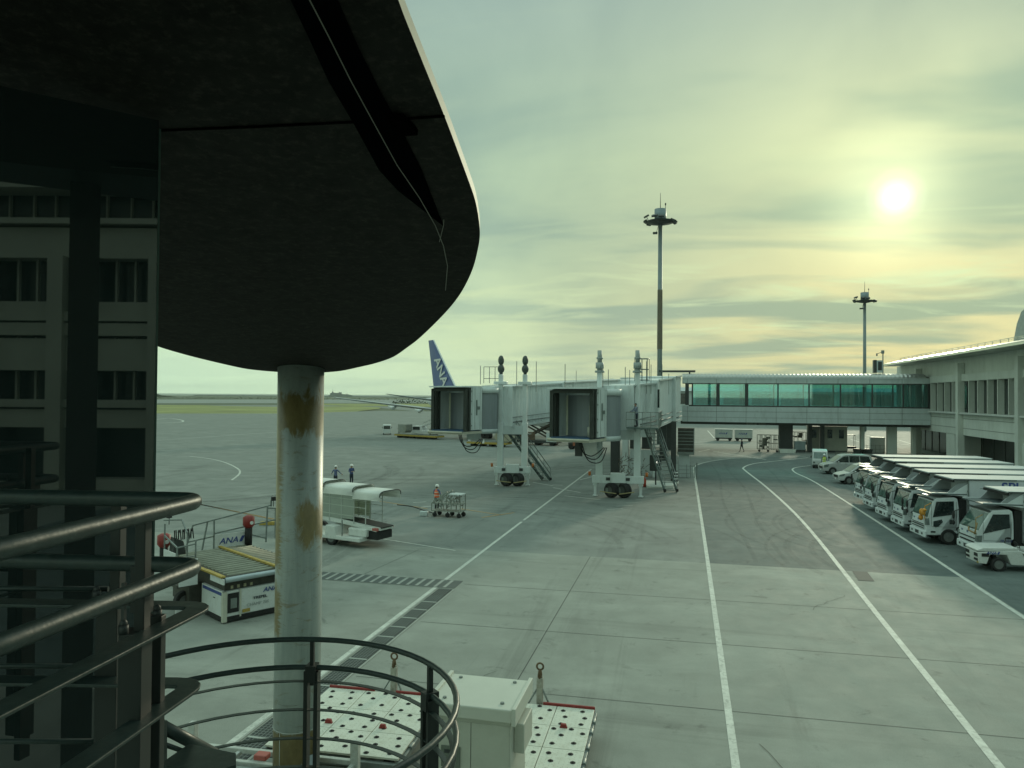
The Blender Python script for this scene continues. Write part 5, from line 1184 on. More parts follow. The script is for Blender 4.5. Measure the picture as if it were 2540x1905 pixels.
def hoop(x0, x1, z, name='canopy_roof', mat=None):
    b = MB(); n = 12; pr_ = [(math.copysign(abs(math.cos(R(a)))**.45, math.cos(R(a)))*.78, math.sin(R(a))**.6*.24 if 0 < a < 180 else 0) for a in range(0, 181, 12)]; k = len(pr_)
    pts = [(-.80,-.18)]+[(-p[0], p[1]) for p in pr_]+[(.80,-.18)]; k = len(pts)
    v = [(x, y, z+h+o) for x in (x0, x1) for o in (0, .035) for y, h in pts]
    f = []
    for j in range(k-1): f += [(j, j+1, 2*k+j+1, 2*k+j), (k+j, k+j+1, 3*k+j+1, 3*k+j)]
    for a_, b__ in ((0, k), (2*k, 3*k)): f += [(a_+j, a_+j+1, b__+j+1, b__+j) for j in range(k-1)]
    b.add(v, f, True); return b.build(name, mat or M('canopy_white', (.66,.68,.64), .45, var=.06, scale=2), bl)
hoop(-1.45,.25,2.52); hoop(-3.4,-1.42,2.66); hoop(-5.7,-3.37,2.78)
for x, z in ((-1.44,2.66),(-3.38,2.79),(.26,2.53)):
    b = MB(); b.tube([(x, -math.copysign(abs(math.cos(R(a)))**.45, math.cos(R(a)))*.80, z+math.sin(R(a))**.6*.26 if 0 < a < 180 else z) for a in range(0, 181, 12)], .025, 6); b.build('roof_rib', DARK(), bl)
yl = thing('wheel_chock', 'worn yellow rubber block on the apron left of the column', 'chock', G(684,1302), R(15)); MB().prism([(-.9,0),(.5,0),(.45,.2),(-.85,.2)], 'y', -.15, .15).build('block', YEL(), yl, .03)

# ------------------------------------------------------------------ rack cart with the worker
rc = thing('rack_cart', 'metal rack cart loaded with poles beside the worker in orange', 'cart', (-14.1, 43.75, 0), R(-6))
st_ = M('rack_metal', (.27,.30,.27), .5, .3, var=.35, scale=8)
b = MB()
for x in (-.95, -.3, .35, .95):
    for y in (-.4, .4): b.bar((x,y,.35),(x,y,1.35 if x > -.9 else .8),.05)
for z in (.35, .8): b.box(-.97,.97,-.42,.42,z,z+.04)
b.bar((-.95,-.4,.8),(.1,-.4,1.55),.06).bar((-.95,.4,.8),(.1,.4,1.55),.06).bar((-.6,-.45,.75),(.25,-.45,1.6),.05)
b.build('frame', st_, rc)
b = MB()
for i in range(34):
    p = Vector((random.uniform(-.75,.85), random.uniform(-.36,.36), random.uniform(.45,1.25))); b.bar(p, p+Vector((random.uniform(-.35,.35), random.uniform(-.2,.2), random.uniform(.1,.45))), .035)
b.build('stowed_poles', M('pole_mix', (.20,.20,.16), .7, .2, var=.6, scale=5), rc)
b = MB()
for i in range(6): b.tube([(-.6+.25*i+.12*math.cos(R(a)), -.43, .95+.2*math.sin(R(a))) for a in range(0, 361, 40)], .02, 5)
b.build('ring_handles', st_, rc)
MB().box(.15,.98,-.42,.42,1.36,1.42).build('top_tray', PANEL(), rc)
for x in (-.75, .1, .85):
    for y in (-.36, .36): MB().cyl((x,y-.04,.14),(x,y+.04,.14),.14,12).bar((x,y,.14),(x,y,.36),.05).build('castor', BLACK(), rc)
cb_ = thing('tow_cable', 'dark cable running from the belt loader to the rack cart', 'cable', (-15.5, 43.9, 0))
b = MB(); pts_ = [G(985,1252,.25), G(1020,1256,.2), G(1045,1264,.12), G(1062,1269,.1), G(1078,1274,.3)]
b.tube([p-cb_.location for p in smooth(pts_, 4)], .035, 6); b.build('cable', BLACK(), cb_)
ck = thing('sandbag', 'small grey block lying at the end of the cable', 'block', G(1052,1280), 0); MB().box(-.25,.25,-.15,.15,0,.3).build('block', PANEL(), ck, .05)

# ------------------------------------------------------------------ container loader (left, behind the railing)
ld = thing('container_loader', 'container loader with roller deck, scissor bed and lettered white engine box', 'cargo loader', (-14.42, 21.35, 0), R(58))
lw = M('loader_box_white', (.60,.63,.62), .4, var=.08, scale=3, dirt=(.38,.38,.32), dirtamt=.5)
# local x runs along the lettered face away from the near corner, local y to the left (other face)
MB().box(.0,2.9,.02,1.7,.20,1.02).build('engine_box', lw, ld, .02)
MB().box(.55,.6,-.012,.02,.15,1.05).box(-.02,.12,-.02,.1,.05,1.02).build('corner_post', M('post_cream', (.5,.5,.42), .5), ld)
MB().box(.14,.52,-.004,.0,.32,.95).build('control_recess', BLACK(), ld)
MB().box(.24,.45,-.012,-.004,.46,.78).build('control_panel', STEEL(), ld)
MB().box(0,2.9,0,1.7,.05,.2).build('skirt', BLACK(), ld)
MB().box(-.008,.0,.05,1.6,.88,.98).build('blue_sill', BLUE(), ld)
MB().box(-.012,-.008,.6,.75,.72,.75).build('latch', BLACK(), ld)
MB().box(.64,.9,-.006,.0,.25,.36).build('yellow_label', YEL(), ld)
logo(ld, (1.35, -.006, .80), (R(90), 0, 0), .15)
text('lettering', 'TREPEL', .12, M('letter_dark', (.04,.05,.06), .5), ld, (1.0, -.006, .62), (R(90), 0, 0), bold=.02, sx=1.3)
text('lettering', 'CHAMP 70S', .14, M('letter_grey', (.38,.41,.4), .5), ld, (.78, -.006, .42), (R(90), 0, 0), sx=1.1)
MB().prism([(2.35+.06*math.cos(R(a)), .6+.12*math.sin(R(a))) for a in range(0, 360, 30)], 'y', -.01, 0).build('grip_hole', BLACK(), ld)
sc1 = M('scissor_dark', (.06,.06,.05), .7, var=.4, scale=4)
MB().box(.1,2.9,.15,3.2,1.0,1.32).build('scissor_bed', sc1, ld)
for k in range(4): MB().box(.3+.22*k,.38+.22*k,.12,.15,1.06,1.16).build('hazard_mark', M('mark_cream', (.4,.38,.25), .7), ld)
MB().box(-.05,3.0,-.12,4.6,1.34,1.50).build('deck', M('deck_grey', (.05,.055,.05), .7, .1, var=.4, scale=3), ld)
b = MB()
for k in range(15):
    y = .14+k*.3; b.cyl((.15,y,1.50),(2.9,y,1.50),.06,8)
b.build('roller', M('roller_steel', (.26,.27,.21), .5, .2, var=.25, scale=2), ld)
MB().cyl((-.02,-.14,1.43),(3.0,-.14,1.43),.085,14).build('bumper_tube', M('tube_bluegrey', (.36,.42,.45), .35, .4), ld)
MB().box(-.1,-.05,-.2,.8,1.3,1.48).build('edge_plate', lw, ld)
MB().box(-.12,.02,-.1,1.2,1.50,1.56).box(1.75,1.86,.0,4.5,1.56,1.62).box(-.12,.02,1.2,4.4,1.50,1.55).build('guide_rail', YEL(), ld)
# operator side, left of the deck
b = MB()
for (a, c_) in (((-.3,1.5,1.4),(-.3,1.5,2.5)),((-.3,2.2,1.4),(-.3,2.2,2.7)),((-.9,1.5,1.4),(-.9,1.5,2.35)),((-.9,2.6,1.4),(-.9,2.6,3.0)),((-.3,1.5,2.4),(-.9,1.5,2.35)),((-.9,1.5,2.35),(-.9,2.6,2.6)),((-.3,2.2,2.65),(-.3,2.7,3.05)),((-.3,2.7,3.05),(-.9,2.7,3.1)),((-.3,1.5,2.0),(-.9,1.5,2.0))): b.bar(a, c_, .04)
b.build('cage_rail', STEEL(), ld)
MB().box(-.9,-.3,1.3,1.34,1.1,1.95).build('side_panel', lw, ld)
MB().box(-.93,-.9,1.6,2.6,1.5,2.15).build('name_panel', lw, ld)
MB().box(-.95,-.3,1.35,2.8,1.05,1.15).build('operator_floor', sc1, ld)
logo(ld, (-.936, 2.45, 1.72), (R(90), 0, R(-90)), .17)
MB().prism([(-.8,1.9),(-.35,1.9),(-.45,2.35),(-.75,2.5)], 'y', 2.3, 2.7).move((.15,.2,0)).build('control_desk', DARK(), ld, .03)
b = MB()
for k in range(10): b.bar((-.6+.07*k,2.5+.03*(k%3),2.4),(-.62+.07*k,2.5+.05*(k%2),2.75),.03)
for k in range(4): b.ball((-.5+.14*k,2.4,2.72),.045,6,4)
b.build('levers', BLACK(), ld)
for (x, y, z) in ((-.7,3.2,2.35),(2.9,4.35,2.45)):
    f_ = MB().tube([(x,y,z-.26),(x,y,z-.15),(x,y,z+.15),(x,y,z+.22)], [.14,.22,.22,.1], 12).build('red_drum', RED(), ld)
    MB().cyl((x,y,1.5),(x,y,z-.2),.14,10).build('drum_post', BLACK(), ld)
    MB().cyl((x+.02,y-.23,z-.05),(x+.02,y-.2,z-.05),.07,10).build('drum_cap', WHITE(), ld)
b = MB()
for (a, c_) in (((.5,4.5,1.5),(.8,4.5,2.5)),((.8,4.5,2.5),(3.9,4.5,2.95)),((1.15,4.5,1.5),(1.35,4.5,2.58)),((1.6,4.5,1.5),(1.6,4.5,2.6)),((3.7,4.5,1.5),(3.75,4.5,2.9)),((4.1,4.5,1.6),(4.1,4.5,2.8)),((1.6,4.5,2.1),(4.1,4.5,2.35)),((.6,4.5,1.9),(1.6,4.5,2.0)),((3.75,4.5,2.85),(4.1,4.5,2.8)),((2.7,4.5,2.0),(3.7,4.5,1.65)),((3.9,4.5,2.9),(3.9,4.5,3.15))): b.bar(a, c_, .05)
b.build('guard_rail', STEEL(), ld)
MB().box(1.65,3.0,4.44,4.47,1.55,2.05).build('name_panel', lw, ld)
logo(ld, (1.78, 4.432, 1.68), (R(90), 0, 0), .22)
for (x, y, z) in ((3.95,4.4,3.2),(4.2,4.4,3.25),(-.65,2.9,3.2)):
    MB().box(x-.08,x+.08,y-.06,y+.06,z-.07,z+.09).bar((x,y,z-.3),(x,y,z),.025).build('work_lamp', BLACK(), ld, .01)
b = MB()
for k in range(3): b.add([(-.2-.16*k,1.8,.12),(-.28-.16*k,1.8,.12),(-.24-.16*k,1.8,.26),(-.16-.16*k,1.8,.26)], [(0,1,2,3)])
MB().box(-.8,-.05,1.82,1.86,.1,.28).build('hazard_board', WHITE(), ld); b.build('hazard_stripe', BLACK(), ld)
MB().box(-.3,1.0,2.0,3.4,.3,1.0).build('scissor_arms', sc1, ld)
for y in (.5, 1.3): wheel(ld, 2.3, y, .3, .25)
wheel(ld, -.3, 2.4, .34, .25)

# ------------------------------------------------------------------ dollies, cabinet near the foot of the picture
def dolly(label, loc, rz, W_, D_, seed, bar_x):
    t = thing('pallet_dolly', label, 'dolly', loc, rz, 'white castor decks parked under the balcony')
    rnd = random.Random(seed)
    dm = M('deck_perforated', (.62,.63,.55), .5, var=.08, scale=3, dirt=(.36,.34,.24), dirtamt=.6)
    nx, ny = 3, 3
    px, py = W_/nx, D_/ny
    for i in range(nx):
        for j in range(ny): MB().box(-W_/2+i*px+.008,-W_/2+(i+1)*px-.008,-D_/2+j*py+.008,-D_/2+(j+1)*py-.008,.52,.56).build('deck_plate', dm, t, .004)
    d_ = MB(); cups = []
    for i in range(nx):
        for j in range(ny):
            for u, w in ((.2,.2),(.7,.3),(.35,.62),(.85,.78),(.12,.9),(.55,.95)) if (i+j) % 2 else ((.25,.12),(.75,.18),(.3,.5),(.8,.52),(.2,.82),(.7,.86)):
                x, y = -W_/2+(i+u)*px, -D_/2+(j+w*.95)*py
                cups.append((x, y))
            for a in range(9):
                for q in range(9):
                    x, y = -W_/2+(i+.08+a*.105)*px, -D_/2+(j+.08+q*.105)*py; r = .005
                    d_.add([(x-r,y-r,.5625),(x+r,y-r,.5625),(x+r,y+r,.5625),(x-r,y+r,.5625)], [(0,1,2,3)])
    c0_ = MB().cyl((0,0,.555),(0,0,.566),.054,14).cyl((-.0,0,.56),(0,0,.585),.022,8).build('castor', BLACK(), t)
    for q_, (x, y) in enumerate(cups):
        c1_ = c0_ if q_ == 0 else c0_.copy()
        if q_: C.objects.link(c1_)
        c1_.location = (x, y, 0)
    d_.build('drain_holes', M('hole_dark', (.15,.15,.12), .8), t)
    b = MB().box(-W_/2,-.15*W_+bar_x,D_/2+.0,D_/2+.05,.48,.61).box(bar_x+.1,W_/2,D_/2,D_/2+.05,.48,.61); b.build('end_stop', RED(), t, .01)
    b = MB()
    for k in range(3): x = rnd.uniform(-W_/2+.2, W_/2-.2); y = rnd.choice((-D_/2+.05, -D_/2*.2, D_/2*.3)); b.prism([(-.08,.56),(.08,.56),(.05,.64),(-.05,.64)], 'y', -.03, .03).v[-8:] ; b.v[-8:] = [v+Vector((x,y,0)) for v in b.v[-8:]]
    b.build('lock_pawls', RED(), t)
    b = MB()
    for s in (-1, 1):
        b.box(s*W_/2-.05,s*W_/2+.05,-D_/2,D_/2,.38,.50)
        for y in (-.8,-.2,.5,1.0): b.cyl((s*(W_/2+.03),y-.1,.5),(s*(W_/2+.03),y+.1,.5),.045,8)
    b.box(-W_/2,W_/2,-D_/2-.08,-D_/2+.02,.36,.48).box(-W_/2,W_/2,D_/2-.1,D_/2,.38,.5); b.build('side_frame', STEEL(), t, .01)
    for x in (-W_/2+.35, W_/2-.35):
        for y in (-D_/2+.4, D_/2-.4): MB().cyl((x-.07,y,.17),(x+.07,y,.17),.17,14).build('wheel', BLACK(), t)
    # raised tow bar with ring and stays
    y = D_/2+.16; x = bar_x
    MB().bar((x,y,.25),(x,y,1.1),.14,.11).bar((x-.02,y,.95),(x+.02,y,1.15),.075,.07).build('tow_bar', M('bar_weathered', (.38,.38,.33), .7, var=.4, scale=6, dirt=(.16,.1,.05), dirtamt=.6), t, .01)
    MB().tube([(x,y,1.08),(x,y,1.22),(x,y,1.27)], [.06,.045,.03], 10).tube([(x+.075*math.cos(R(a)),y,1.34+.075*math.sin(R(a))) for a in range(0, 361, 30)], .022, 8, False).build('tow_eye', M('rusty_steel', (.13,.085,.045), .7, .2, var=.4, scale=10), t)
    MB().bar((x,y,.95),(x-.26,y-.1,.5),.03).bar((x,y,.95),(x+.26,y-.1,.5),.03).build('stay', STEEL(), t)
    return t
dolly('white castor deck dolly left of the beige cabinet, behind the stair railing', (-6.65,14.72,0), R(2), 2.75, 2.95, 1, .15)
dolly('white castor deck dolly right of the beige cabinet with a clear side', (-3.12,14.92,0), R(1), 2.5, 2.95, 2, .0)
fd = thing('frame_dolly', 'pale tubular frame dolly at the bottom left beside the column foot', 'dolly', (-7.9, 11.9, 0), R(2))
fm = M('frame_tube_white', (.5,.53,.5), .5, var=.2, scale=4, dirt=(.3,.29,.2), dirtamt=.6)
b = MB()
for y in (-1.4,-1.0,-.5,.0,.45,.9): b.bar((-1.3,y,.62),(2.0,y,.62),.09)
for x in (-1.3,-.3,.7,2.0): b.bar((x,-1.45,.58),(x,1.0,.58),.08)
b.box(-1.38,-1.24,.84,.98,.3,1.05).box(1.95,2.1,.84,.98,.3,1.0); b.build('frame', fm, fd, .01)
MB().box(-1.1,-.7,-.45,-.1,.66,.78).build('lock_block', M('block_red', (.4,.1,.08), .5), fd, .02); MB().box(.2,.45,.5,.7,.66,.76).build('lock_block', M('block_red', (.4,.1,.08), .5), fd, .02)
MB().box(-.2,1.0,-.35,.3,.62,.64).build('centre_plate', STEEL(), fd)
for x in (-1.0, 1.7):
    for y in (-1.1, .7): MB().cyl((x-.07,y,.2),(x+.07,y,.2),.2,14).build('wheel', BLACK(), fd)
cbm = M('cabinet_beige', (.50,.51,.44), .5, var=.06, scale=2, dirt=(.38,.38,.32), dirtamt=.3)
kb = thing('electric_cabinet', 'beige outdoor electric cabinet with a flat lid between the two dollies', 'cabinet', (-3.49, 12.78, 0), R(0))
MB().box(-.68,.68,-.6,.6,.1,1.98).build('body', cbm, kb, .01)
MB().box(-.76,.76,-.68,.68,1.98,2.20).build('lid', M('lid_cream', (.58,.59,.52), .5, var=.05), kb, .02)
for x in (-.79, .72): MB().box(x,x+.07,-.72,.72,1.95,2.24).build('lid_edge', M('lid_cream', (.58,.59,.52)), kb, .01)
for x, y in ((-.52,-.45),(-.52,.5),(.5,-.45),(.5,.5)): MB().cyl((x,y,2.2),(x,y,2.225),.035,10).build('lid_bolt', STEEL(), kb)
MB().box(-.66,-.005,-.612,-.6,.15,1.9).build('door', cbm, kb, .004); MB().box(.005,.66,-.612,-.6,.15,1.9).build('door', cbm, kb, .004)
MB().box(-.004,.004,-.606,-.6,.15,1.9).build('door_gap', BLACK(), kb)
MB().box(-.48,-.22,-.62,-.612,1.72,1.77).build('label_plate', M('label_grey', (.42,.45,.44), .4), kb)
MB().box(-.52,-.18,-.635,-.612,1.12,1.48).build('meter_window', M('meter_glass', (.16,.18,.15), .2), kb, .01)
MB().box(-.46,-.25,-.64,-.635,1.22,1.28).box(-.46,-.25,-.64,-.635,1.36,1.42).build('meter_display', DARK(), kb)
MB().box(-.50,-.2,-.64,-.612,.65,1.0).bar((-.35,-.66,.92),(-.35,-.66,.72),.05).build('switch_box', M('switch_grey', (.36,.38,.34), .5), kb, .01)
MB().box(.68,.86,-.35,.35,1.35,1.85).build('side_vent', cbm, kb, .02)
MB().box(-.72,.72,-.66,.66,0,.1).build('plinth', CONC(), kb)

# ------------------------------------------------------------------ things under the link bridge
def booth(label, loc, w, d, h, rz=0):
    t = thing('guard_booth', label, 'booth', loc, rz)
    m = M('booth_cream', (.40,.41,.35), .6, var=.12, scale=1, dirt=(.25,.25,.2), dirtamt=.4)
    MB().box(-w/2,w/2,-d/2,d/2,.2,h).build('wall', m, t, .02); MB().box(-w/2-.1,w/2+.1,-d/2-.1,d/2+.1,h,h+.1).build('roof', m, t)
    MB().box(-w/2,w/2,-d/2,d/2,0,.2).build('plinth', DARK(), t)
    k = max(1, int(w/1.1))
    for i in range(k):
        x = -w/2+(i+.5)*w/k; MB().box(x-.32,x+.32,-d/2-.02,-d/2,h*.55,h*.9).build('window', CARG(), t)
    return t
booth('narrow cream guard booth between two dark bridge pillars', (17.6,112.2,0), 1.5, 1.5, 3.4)
booth('wider cream guard booth with paired windows right of the pillar', (20.3,111.8,0), 3.0, 2.0, 3.45)
for k, lab in enumerate(('left closed baggage cart with lettering under the bridge','right closed baggage cart with lettering under the bridge')):
    t = thing('baggage_cart', lab, 'baggage cart', (6.5+k*3.25, 133.5, 0), R(-3), 'closed baggage carts')
    MB().box(-1.45,1.45,-.75,.75,.55,1.95).build('box', M('cart_grey', (.42,.45,.42), .5), t, .03); MB().box(-1.5,1.5,-.8,.8,1.95,2.02).build('roof', WHITE(), t)
    for x in (-1,1):
        for y in (-.6,.6): MB().cyl((x,y-.1,.27),(x,y+.1,.27),.27,12).build('wheel', BLACK(), t)
    MB().box(-1.4,1.4,-.6,.6,.35,.55).build('chassis', DARK(), t)
    logo(t, (-.85,-.76,1.15), (R(90),0,0), .32)
def cage(label, loc, w, d, h, n, seed, name='cage_trolley', cat='trolley'):
    t = thing(name, label, cat, loc, 0); rnd = random.Random(seed); b = MB()
    for i in range(n+1):
        x = -w/2+w*i/n
        for y in (-d/2, d/2): b.bar((x,y,.3),(x+.1*(i % 2),y,h),.05)
    for z in (.35, h*.5, h): b.box(-w/2,w/2,-d/2,-d/2+.04,z,z+.05).box(-w/2,w/2,d/2-.04,d/2,z,z+.05)
    b.build('frame', M('cage_metal', (.17,.18,.15), .6, .3, var=.4, scale=6), t)
    b = MB()
    for k in range(14): x, y, z = rnd.uniform(-w/2,w/2-.4), rnd.uniform(-d/2,d/2-.3), rnd.uniform(.3,h-.4); b.box(x,x+rnd.uniform(.2,.6),y,y+.3,z,z+rnd.uniform(.1,.45))
    b.build('load', M('load_mixed', (.16,.16,.13), .8, var=.7, scale=2.5), t)
    for x in (-w/2+.2, 0, w/2-.2): MB().cyl((x,-d/2,.16),(x,-d/2+.08,.16),.16,10).build('wheel', BLACK(), t)
    return t
cage('stack of nested metal trolleys left of the dark bridge pillar', (11.1,108.3,0), 2.7, 1.2, 2.3, 9, 4)
cage('cluttered metal shelf behind the bridge pillar', (15.6,112.5,0), 2.2, 1.0, 2.6, 4, 5, 'storage_rack', 'rack')
for (p, w, lab) in (((13.5,106.9,0),2.2,'low concrete planter at the foot of the dark bridge pillar'),((23.6,110.0,0),2.4,'dark low planter at the foot of the thin bridge pillar')):
    t = thing('planter', lab, 'planter', p); MB().prism([(-w/2,.55),(-w/2+.15,0),(w/2-.15,0),(w/2,.55)], 'y', -.4, .4).build('tub', CONC() if p[0] < 20 else DARK(), t, .02); MB().box(-w/2+.1,w/2-.1,-.3,.3,.5,.6).build('soil', DARK(), t)
wb = thing('storage_box', 'pale blue two-door storage box beside the guard booth', 'storage box', (15.45,109.6,0)); MB().box(-.72,-.01,-.4,.4,.3,1.45).box(.01,.72,-.4,.4,.3,1.45).build('doors', M('box_bluegrey', (.26,.32,.33), .5), wb, .02); MB().box(-.78,.78,-.45,.45,1.45,1.53).build('lid', WHITE(), wb); MB().box(-.7,.7,-.35,.35,0,.3).build('legs', DARK(), wb)
gb2 = MB().box(-.9,.9,-.4,.4,0,2.1).build('utility_box', PANEL(), None, .02, (26.0,112.5,0)); tag(gb2, 'grey utility box against the pale bridge pillar', 'utility box')
tc_ = thing('canopy_cart', 'small open cart with a curved roof beside the guard booth', 'cart', (22.6,113.5,0))
MB().prism([(-.7,2.1),(-.5,2.35),(.6,2.35),(.8,2.15),(.6,2.28),(-.5,2.28)], 'y', -.6, .6).build('roof', PANEL(), tc_); b = MB()
for x in (-.6,.65): b.bar((x,-.5,.6),(x,-.5,2.25),.04).bar((x,.5,.6),(x,.5,2.25),.04)
b.build('posts', DARK(), tc_); MB().box(-.8,.8,-.6,.6,.4,.7).build('tray', DARK(), tc_, .03)
for x in (-.55,.55): MB().cyl((x,-.6,.22),(x,-.5,.22),.22,10).build('wheel', BLACK(), tc_)
rlw = thing('pipe_railing', 'low pipe railing in front of the sunlit apron behind the bridge', 'railing', (25,111,0)); b = MB()
for k in range(6): b.bar((-1.2+k*.55,0,0),(-1.2+k*.55,0,1.1),.05)
for z in (.5,1.05): b.bar((-1.2,0,z),(1.6,0,z),.04)
b.build('rails', STEEL(), rlw)
cage('pile of carts and gear in front of the small van', (17.9,92.5,0), 1.8, .8, 1.2, 5, 9, 'gear_cart', 'cart')
# ------------------------------------------------------------------ tyre marks and cracks on the apron
tm = bpy.data.materials.new('tyre_rubber_mark'); tm.use_nodes = True; tn = tm.node_tree; tb_ = tn.nodes["Principled BSDF"]
tb_.inputs['Base Color'].default_value = (.035, .042, .04, 1); tb_.inputs['Roughness'].default_value = .8
tno = tn.nodes.new("ShaderNodeTexNoise"); tno.inputs['Scale'].default_value = 2.2; tno.inputs['Detail'].default_value = 9; tno.inputs['Roughness'].default_value = .8
ttc = tn.nodes.new("ShaderNodeTexCoord"); tn.links.new(ttc.outputs['Object'], tno.inputs['Vector'])
tcr = tn.nodes.new("ShaderNodeValToRGB"); tcr.color_ramp.elements[0].position = .38; tcr.color_ramp.elements[1].position = .75; tcr.color_ramp.elements[1].color = (.26,.26,.26,1)
tn.links.new(tno.outputs[0], tcr.inputs[0]); tn.links.new(tcr.outputs[0], tb_.inputs['Alpha'])
rnd = random.Random(11)
def marks(cx, cy, r, a0, a1, n, w=.22, dz=0):
    for i in range(n):
        rr = r+i*rnd.uniform(.5,1.6); o = rnd.uniform(-8, 8)
        strip([(cx+rr*math.cos(R(a)), cy+rr*math.sin(R(a))) for a in [a0+o+(a1-a0)*k/14 for k in range(15)]], w*rnd.uniform(.7,1.2), tm, 'tyre_mark', .0135+dz+i*.0004)
marks(16, 46, 9.5, 150, 215, 5); marks(17, 38, 11, 140, 200, 4); marks(-6, 60, 7, -60, 40, 4); marks(3.7, -30, 1.0, 0, 1, 1)
marks(-14, 36, 11, 10, 95, 5, .3); marks(-20, 70, 16, -110, -30, 6, .35); marks(-32, 30, 14, -20, 70, 4, .4); marks(-36, 90, 26, -100, -20, 6, .5); marks(-50, 60, 22, -60, 30, 5, .6)
for x0, w_ in ((2.9,.3),(4.5,.3),(8.2,.28)):
    strip([(x0+.25*math.sin(k*.7+x0), 6+k*4.2) for k in range(7, 20)], w_*.7, tm, 'tyre_mark', .0142+x0*.0002)
for k in range(7):
    x, y = rnd.uniform(-7, 9), rnd.uniform(12, 40); a = rnd.uniform(0, PI)
    strip([(x+math.cos(a)*t+rnd.uniform(-.08,.08), y+math.sin(a)*t+rnd.uniform(-.08,.08)) for t in [q*.35 for q in range(9)]], .014, jm, 'crack', .0175)
# ------------------------------------------------------------------ air
hz = MB().box(-3200, 3200, -700, 4300, -4.5, 60).build('haze', bpy.data.materials.new('haze_air')); hz['kind'] = 'stuff'
hm2 = hz.data.materials[0]; hm2.use_nodes = True; hn = hm2.node_tree; hn.nodes.clear()
ho = hn.nodes.new("ShaderNodeOutputMaterial"); hv = hn.nodes.new("ShaderNodeVolumePrincipled"); hv.inputs['Density'].default_value = .00008
hv.inputs['Color'].default_value = (.82, .95, .86, 1); hv.inputs['Anisotropy'].default_value = .3
hn.links.new(hv.outputs[0], ho.inputs[1])
# ------------------------------------------------------------------ ground equipment round the airliner
def flatdolly(label, loc, rz, L, load):
    t = thing('container_dolly', label, 'dolly', loc, rz, 'flat dollies on the far stand')
    MB().box(-L/2,L/2,-1,1,.35,.62).build('deck', YEL(), t); b = MB()
    for k in range(int(L/.5)): b.cyl((-L/2+.3+k*.5,-.95,.64),(-L/2+.3+k*.5,.95,.64),.06,6)
    b.build('roller', STEEL(), t)
    for k in range(int(L/1.6)): MB().cyl((-L/2+.8+k*1.5,-.9,.2),(-L/2+.8+k*1.5,.9,.2),.2,10).build('wheel', BLACK(), t)
    if load: MB().box(-L/2+.3,-L/2+.62,-1.02,-.98,.7,1.3).box(-L/2+2.6,-L/2+2.95,-1.02,-.98,.45,1.05).build('tag_board', WHITE(), t)
    return t
flatdolly('long yellow flat dolly train under the cab of the farther jet bridge', (-44.6,121.5,0), R(-24), 10, False)
flatdolly('yellow flat dolly with two white tag boards near the jet bridge stairs', (-28.1,106.4,0), R(-12), 6.5, True)
ct_ = thing('cargo_container', 'grey cargo container waiting on the far stand by the van', 'container', (-48.6,125.3,.75), R(-24)); MB().prism([(-1,0),(.6,0),(1,.4),(1,1.5),(-1,1.5)], 'y', -.8, .8).build('shell', M('container_grey', (.3,.31,.28), .5, .4, var=.2), ct_, .02); MB().box(-.8,.8,-.82,-.8,.1,1.4).build('door', M('container_door', (.26,.28,.26), .5), ct_)
c2 = thing('cargo_container', 'tan cargo container on its dolly between the jet bridges', 'container', (-25.6,106.6,.75), R(-12)); MB().prism([(-1.6,.5),(-1,0),(1.0,0),(1.6,.6),(1.2,1.9),(-1.1,1.9)], 'y', -.8, .8).build('shell', M('container_tan', (.32,.31,.24), .6, var=.15), c2, .02); MB().bar((-1.1,-.82,1.9),(1.0,-.82,0),.05).bar((1.2,-.82,1.9),(-1.0,-.82,0),.05).build('strap', BLACK(), c2)
sl = thing('belt_loader', 'white belt loader ramp raised towards the airliner hold', 'belt loader', (-45.5,127.5,0), R(-14))
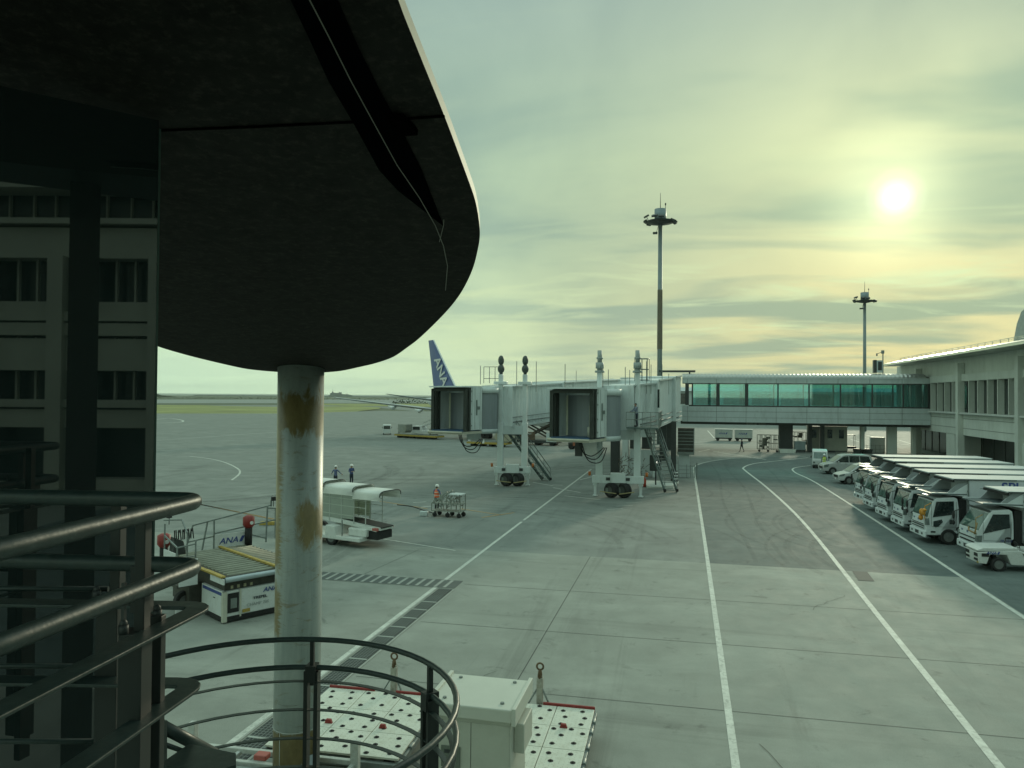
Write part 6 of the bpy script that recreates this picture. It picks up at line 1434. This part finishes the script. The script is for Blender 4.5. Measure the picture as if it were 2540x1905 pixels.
MB().prism([(-2.4,.5),(2.6,.5),(2.6,1.0),(-.2,1.1),(-.6,1.9),(-2.2,1.9),(-2.4,1.1)], 'y', -.9, .9).build('body', WHITE(), sl, .03); MB().prism([(-2.0,1.35),(4.8,3.5),(4.8,3.8),(-2.0,1.65)], 'y', -.45, .45).build('ramp', WHITE(), sl); MB().bar((-.3,-.5,2.4),(4.8,-.5,4.3),.07).build('ramp_rail', STEEL(), sl)
MB().box(-2.2,-.7,-.91,-.9,1.2,1.75).build('side_window', CARG(), sl)
for x in (-1.5,1.7): MB().cyl((x,-.85,.4),(x,.85,.4),.4,12).build('wheel', BLACK(), sl)
mu = thing('cargo_loader', 'dark scissor cargo loader between the two jet bridges', 'cargo loader', (-21.6,111.5,0), R(-10))
MB().box(-3.2,3.2,-1.2,1.2,.4,.75).build('chassis', DARK(), mu); MB().box(1.6,3.2,-1.25,-1.0,.6,1.9).build('side_panel', PANEL(), mu); b = MB()
for s in (-1, 1): b.bar((-2.8,s,.8),(2.4,s,3.4),.22).bar((2.6,s,.8),(-2.6,s,3.4),.22)
b.box(-3.2,3.0,-1.2,1.2,3.4,3.75)
b.build('scissor_bed', M('scissor_brown', (.05,.04,.03), .7, var=.5), mu); MB().box(-3.0,-.2,-1.26,-1.2,.8,2.0).build('side_crate', M('crate_brown', (.12,.08,.05), .7, var=.6, scale=3), mu)
for x in (-2.4,0,2.4): MB().cyl((x,-1.1,.35),(x,1.1,.35),.35,12).build('wheel', BLACK(), mu)
tg = thing('tow_tractor', 'dark tug with an orange panel under the nearer jet bridge cab', 'tow tractor', (-14.6,104.5,0), R(170)); MB().prism([(-1.4,.4),(1.3,.4),(1.3,.95),(.2,1.05),(-.2,1.6),(-1.4,1.5)], 'y', -.7, .7).build('body', DARK(), tg, .04); MB().box(-.9,.6,.7,.74,.5,1.2).build('panel', M('panel_orange', (.3,.09,.04), .5), tg)
for x in (-.9,.9): MB().cyl((x,-.7,.38),(x,.7,.38),.38,12).build('wheel', BLACK(), tg)
bpy.context.view_layer.update()
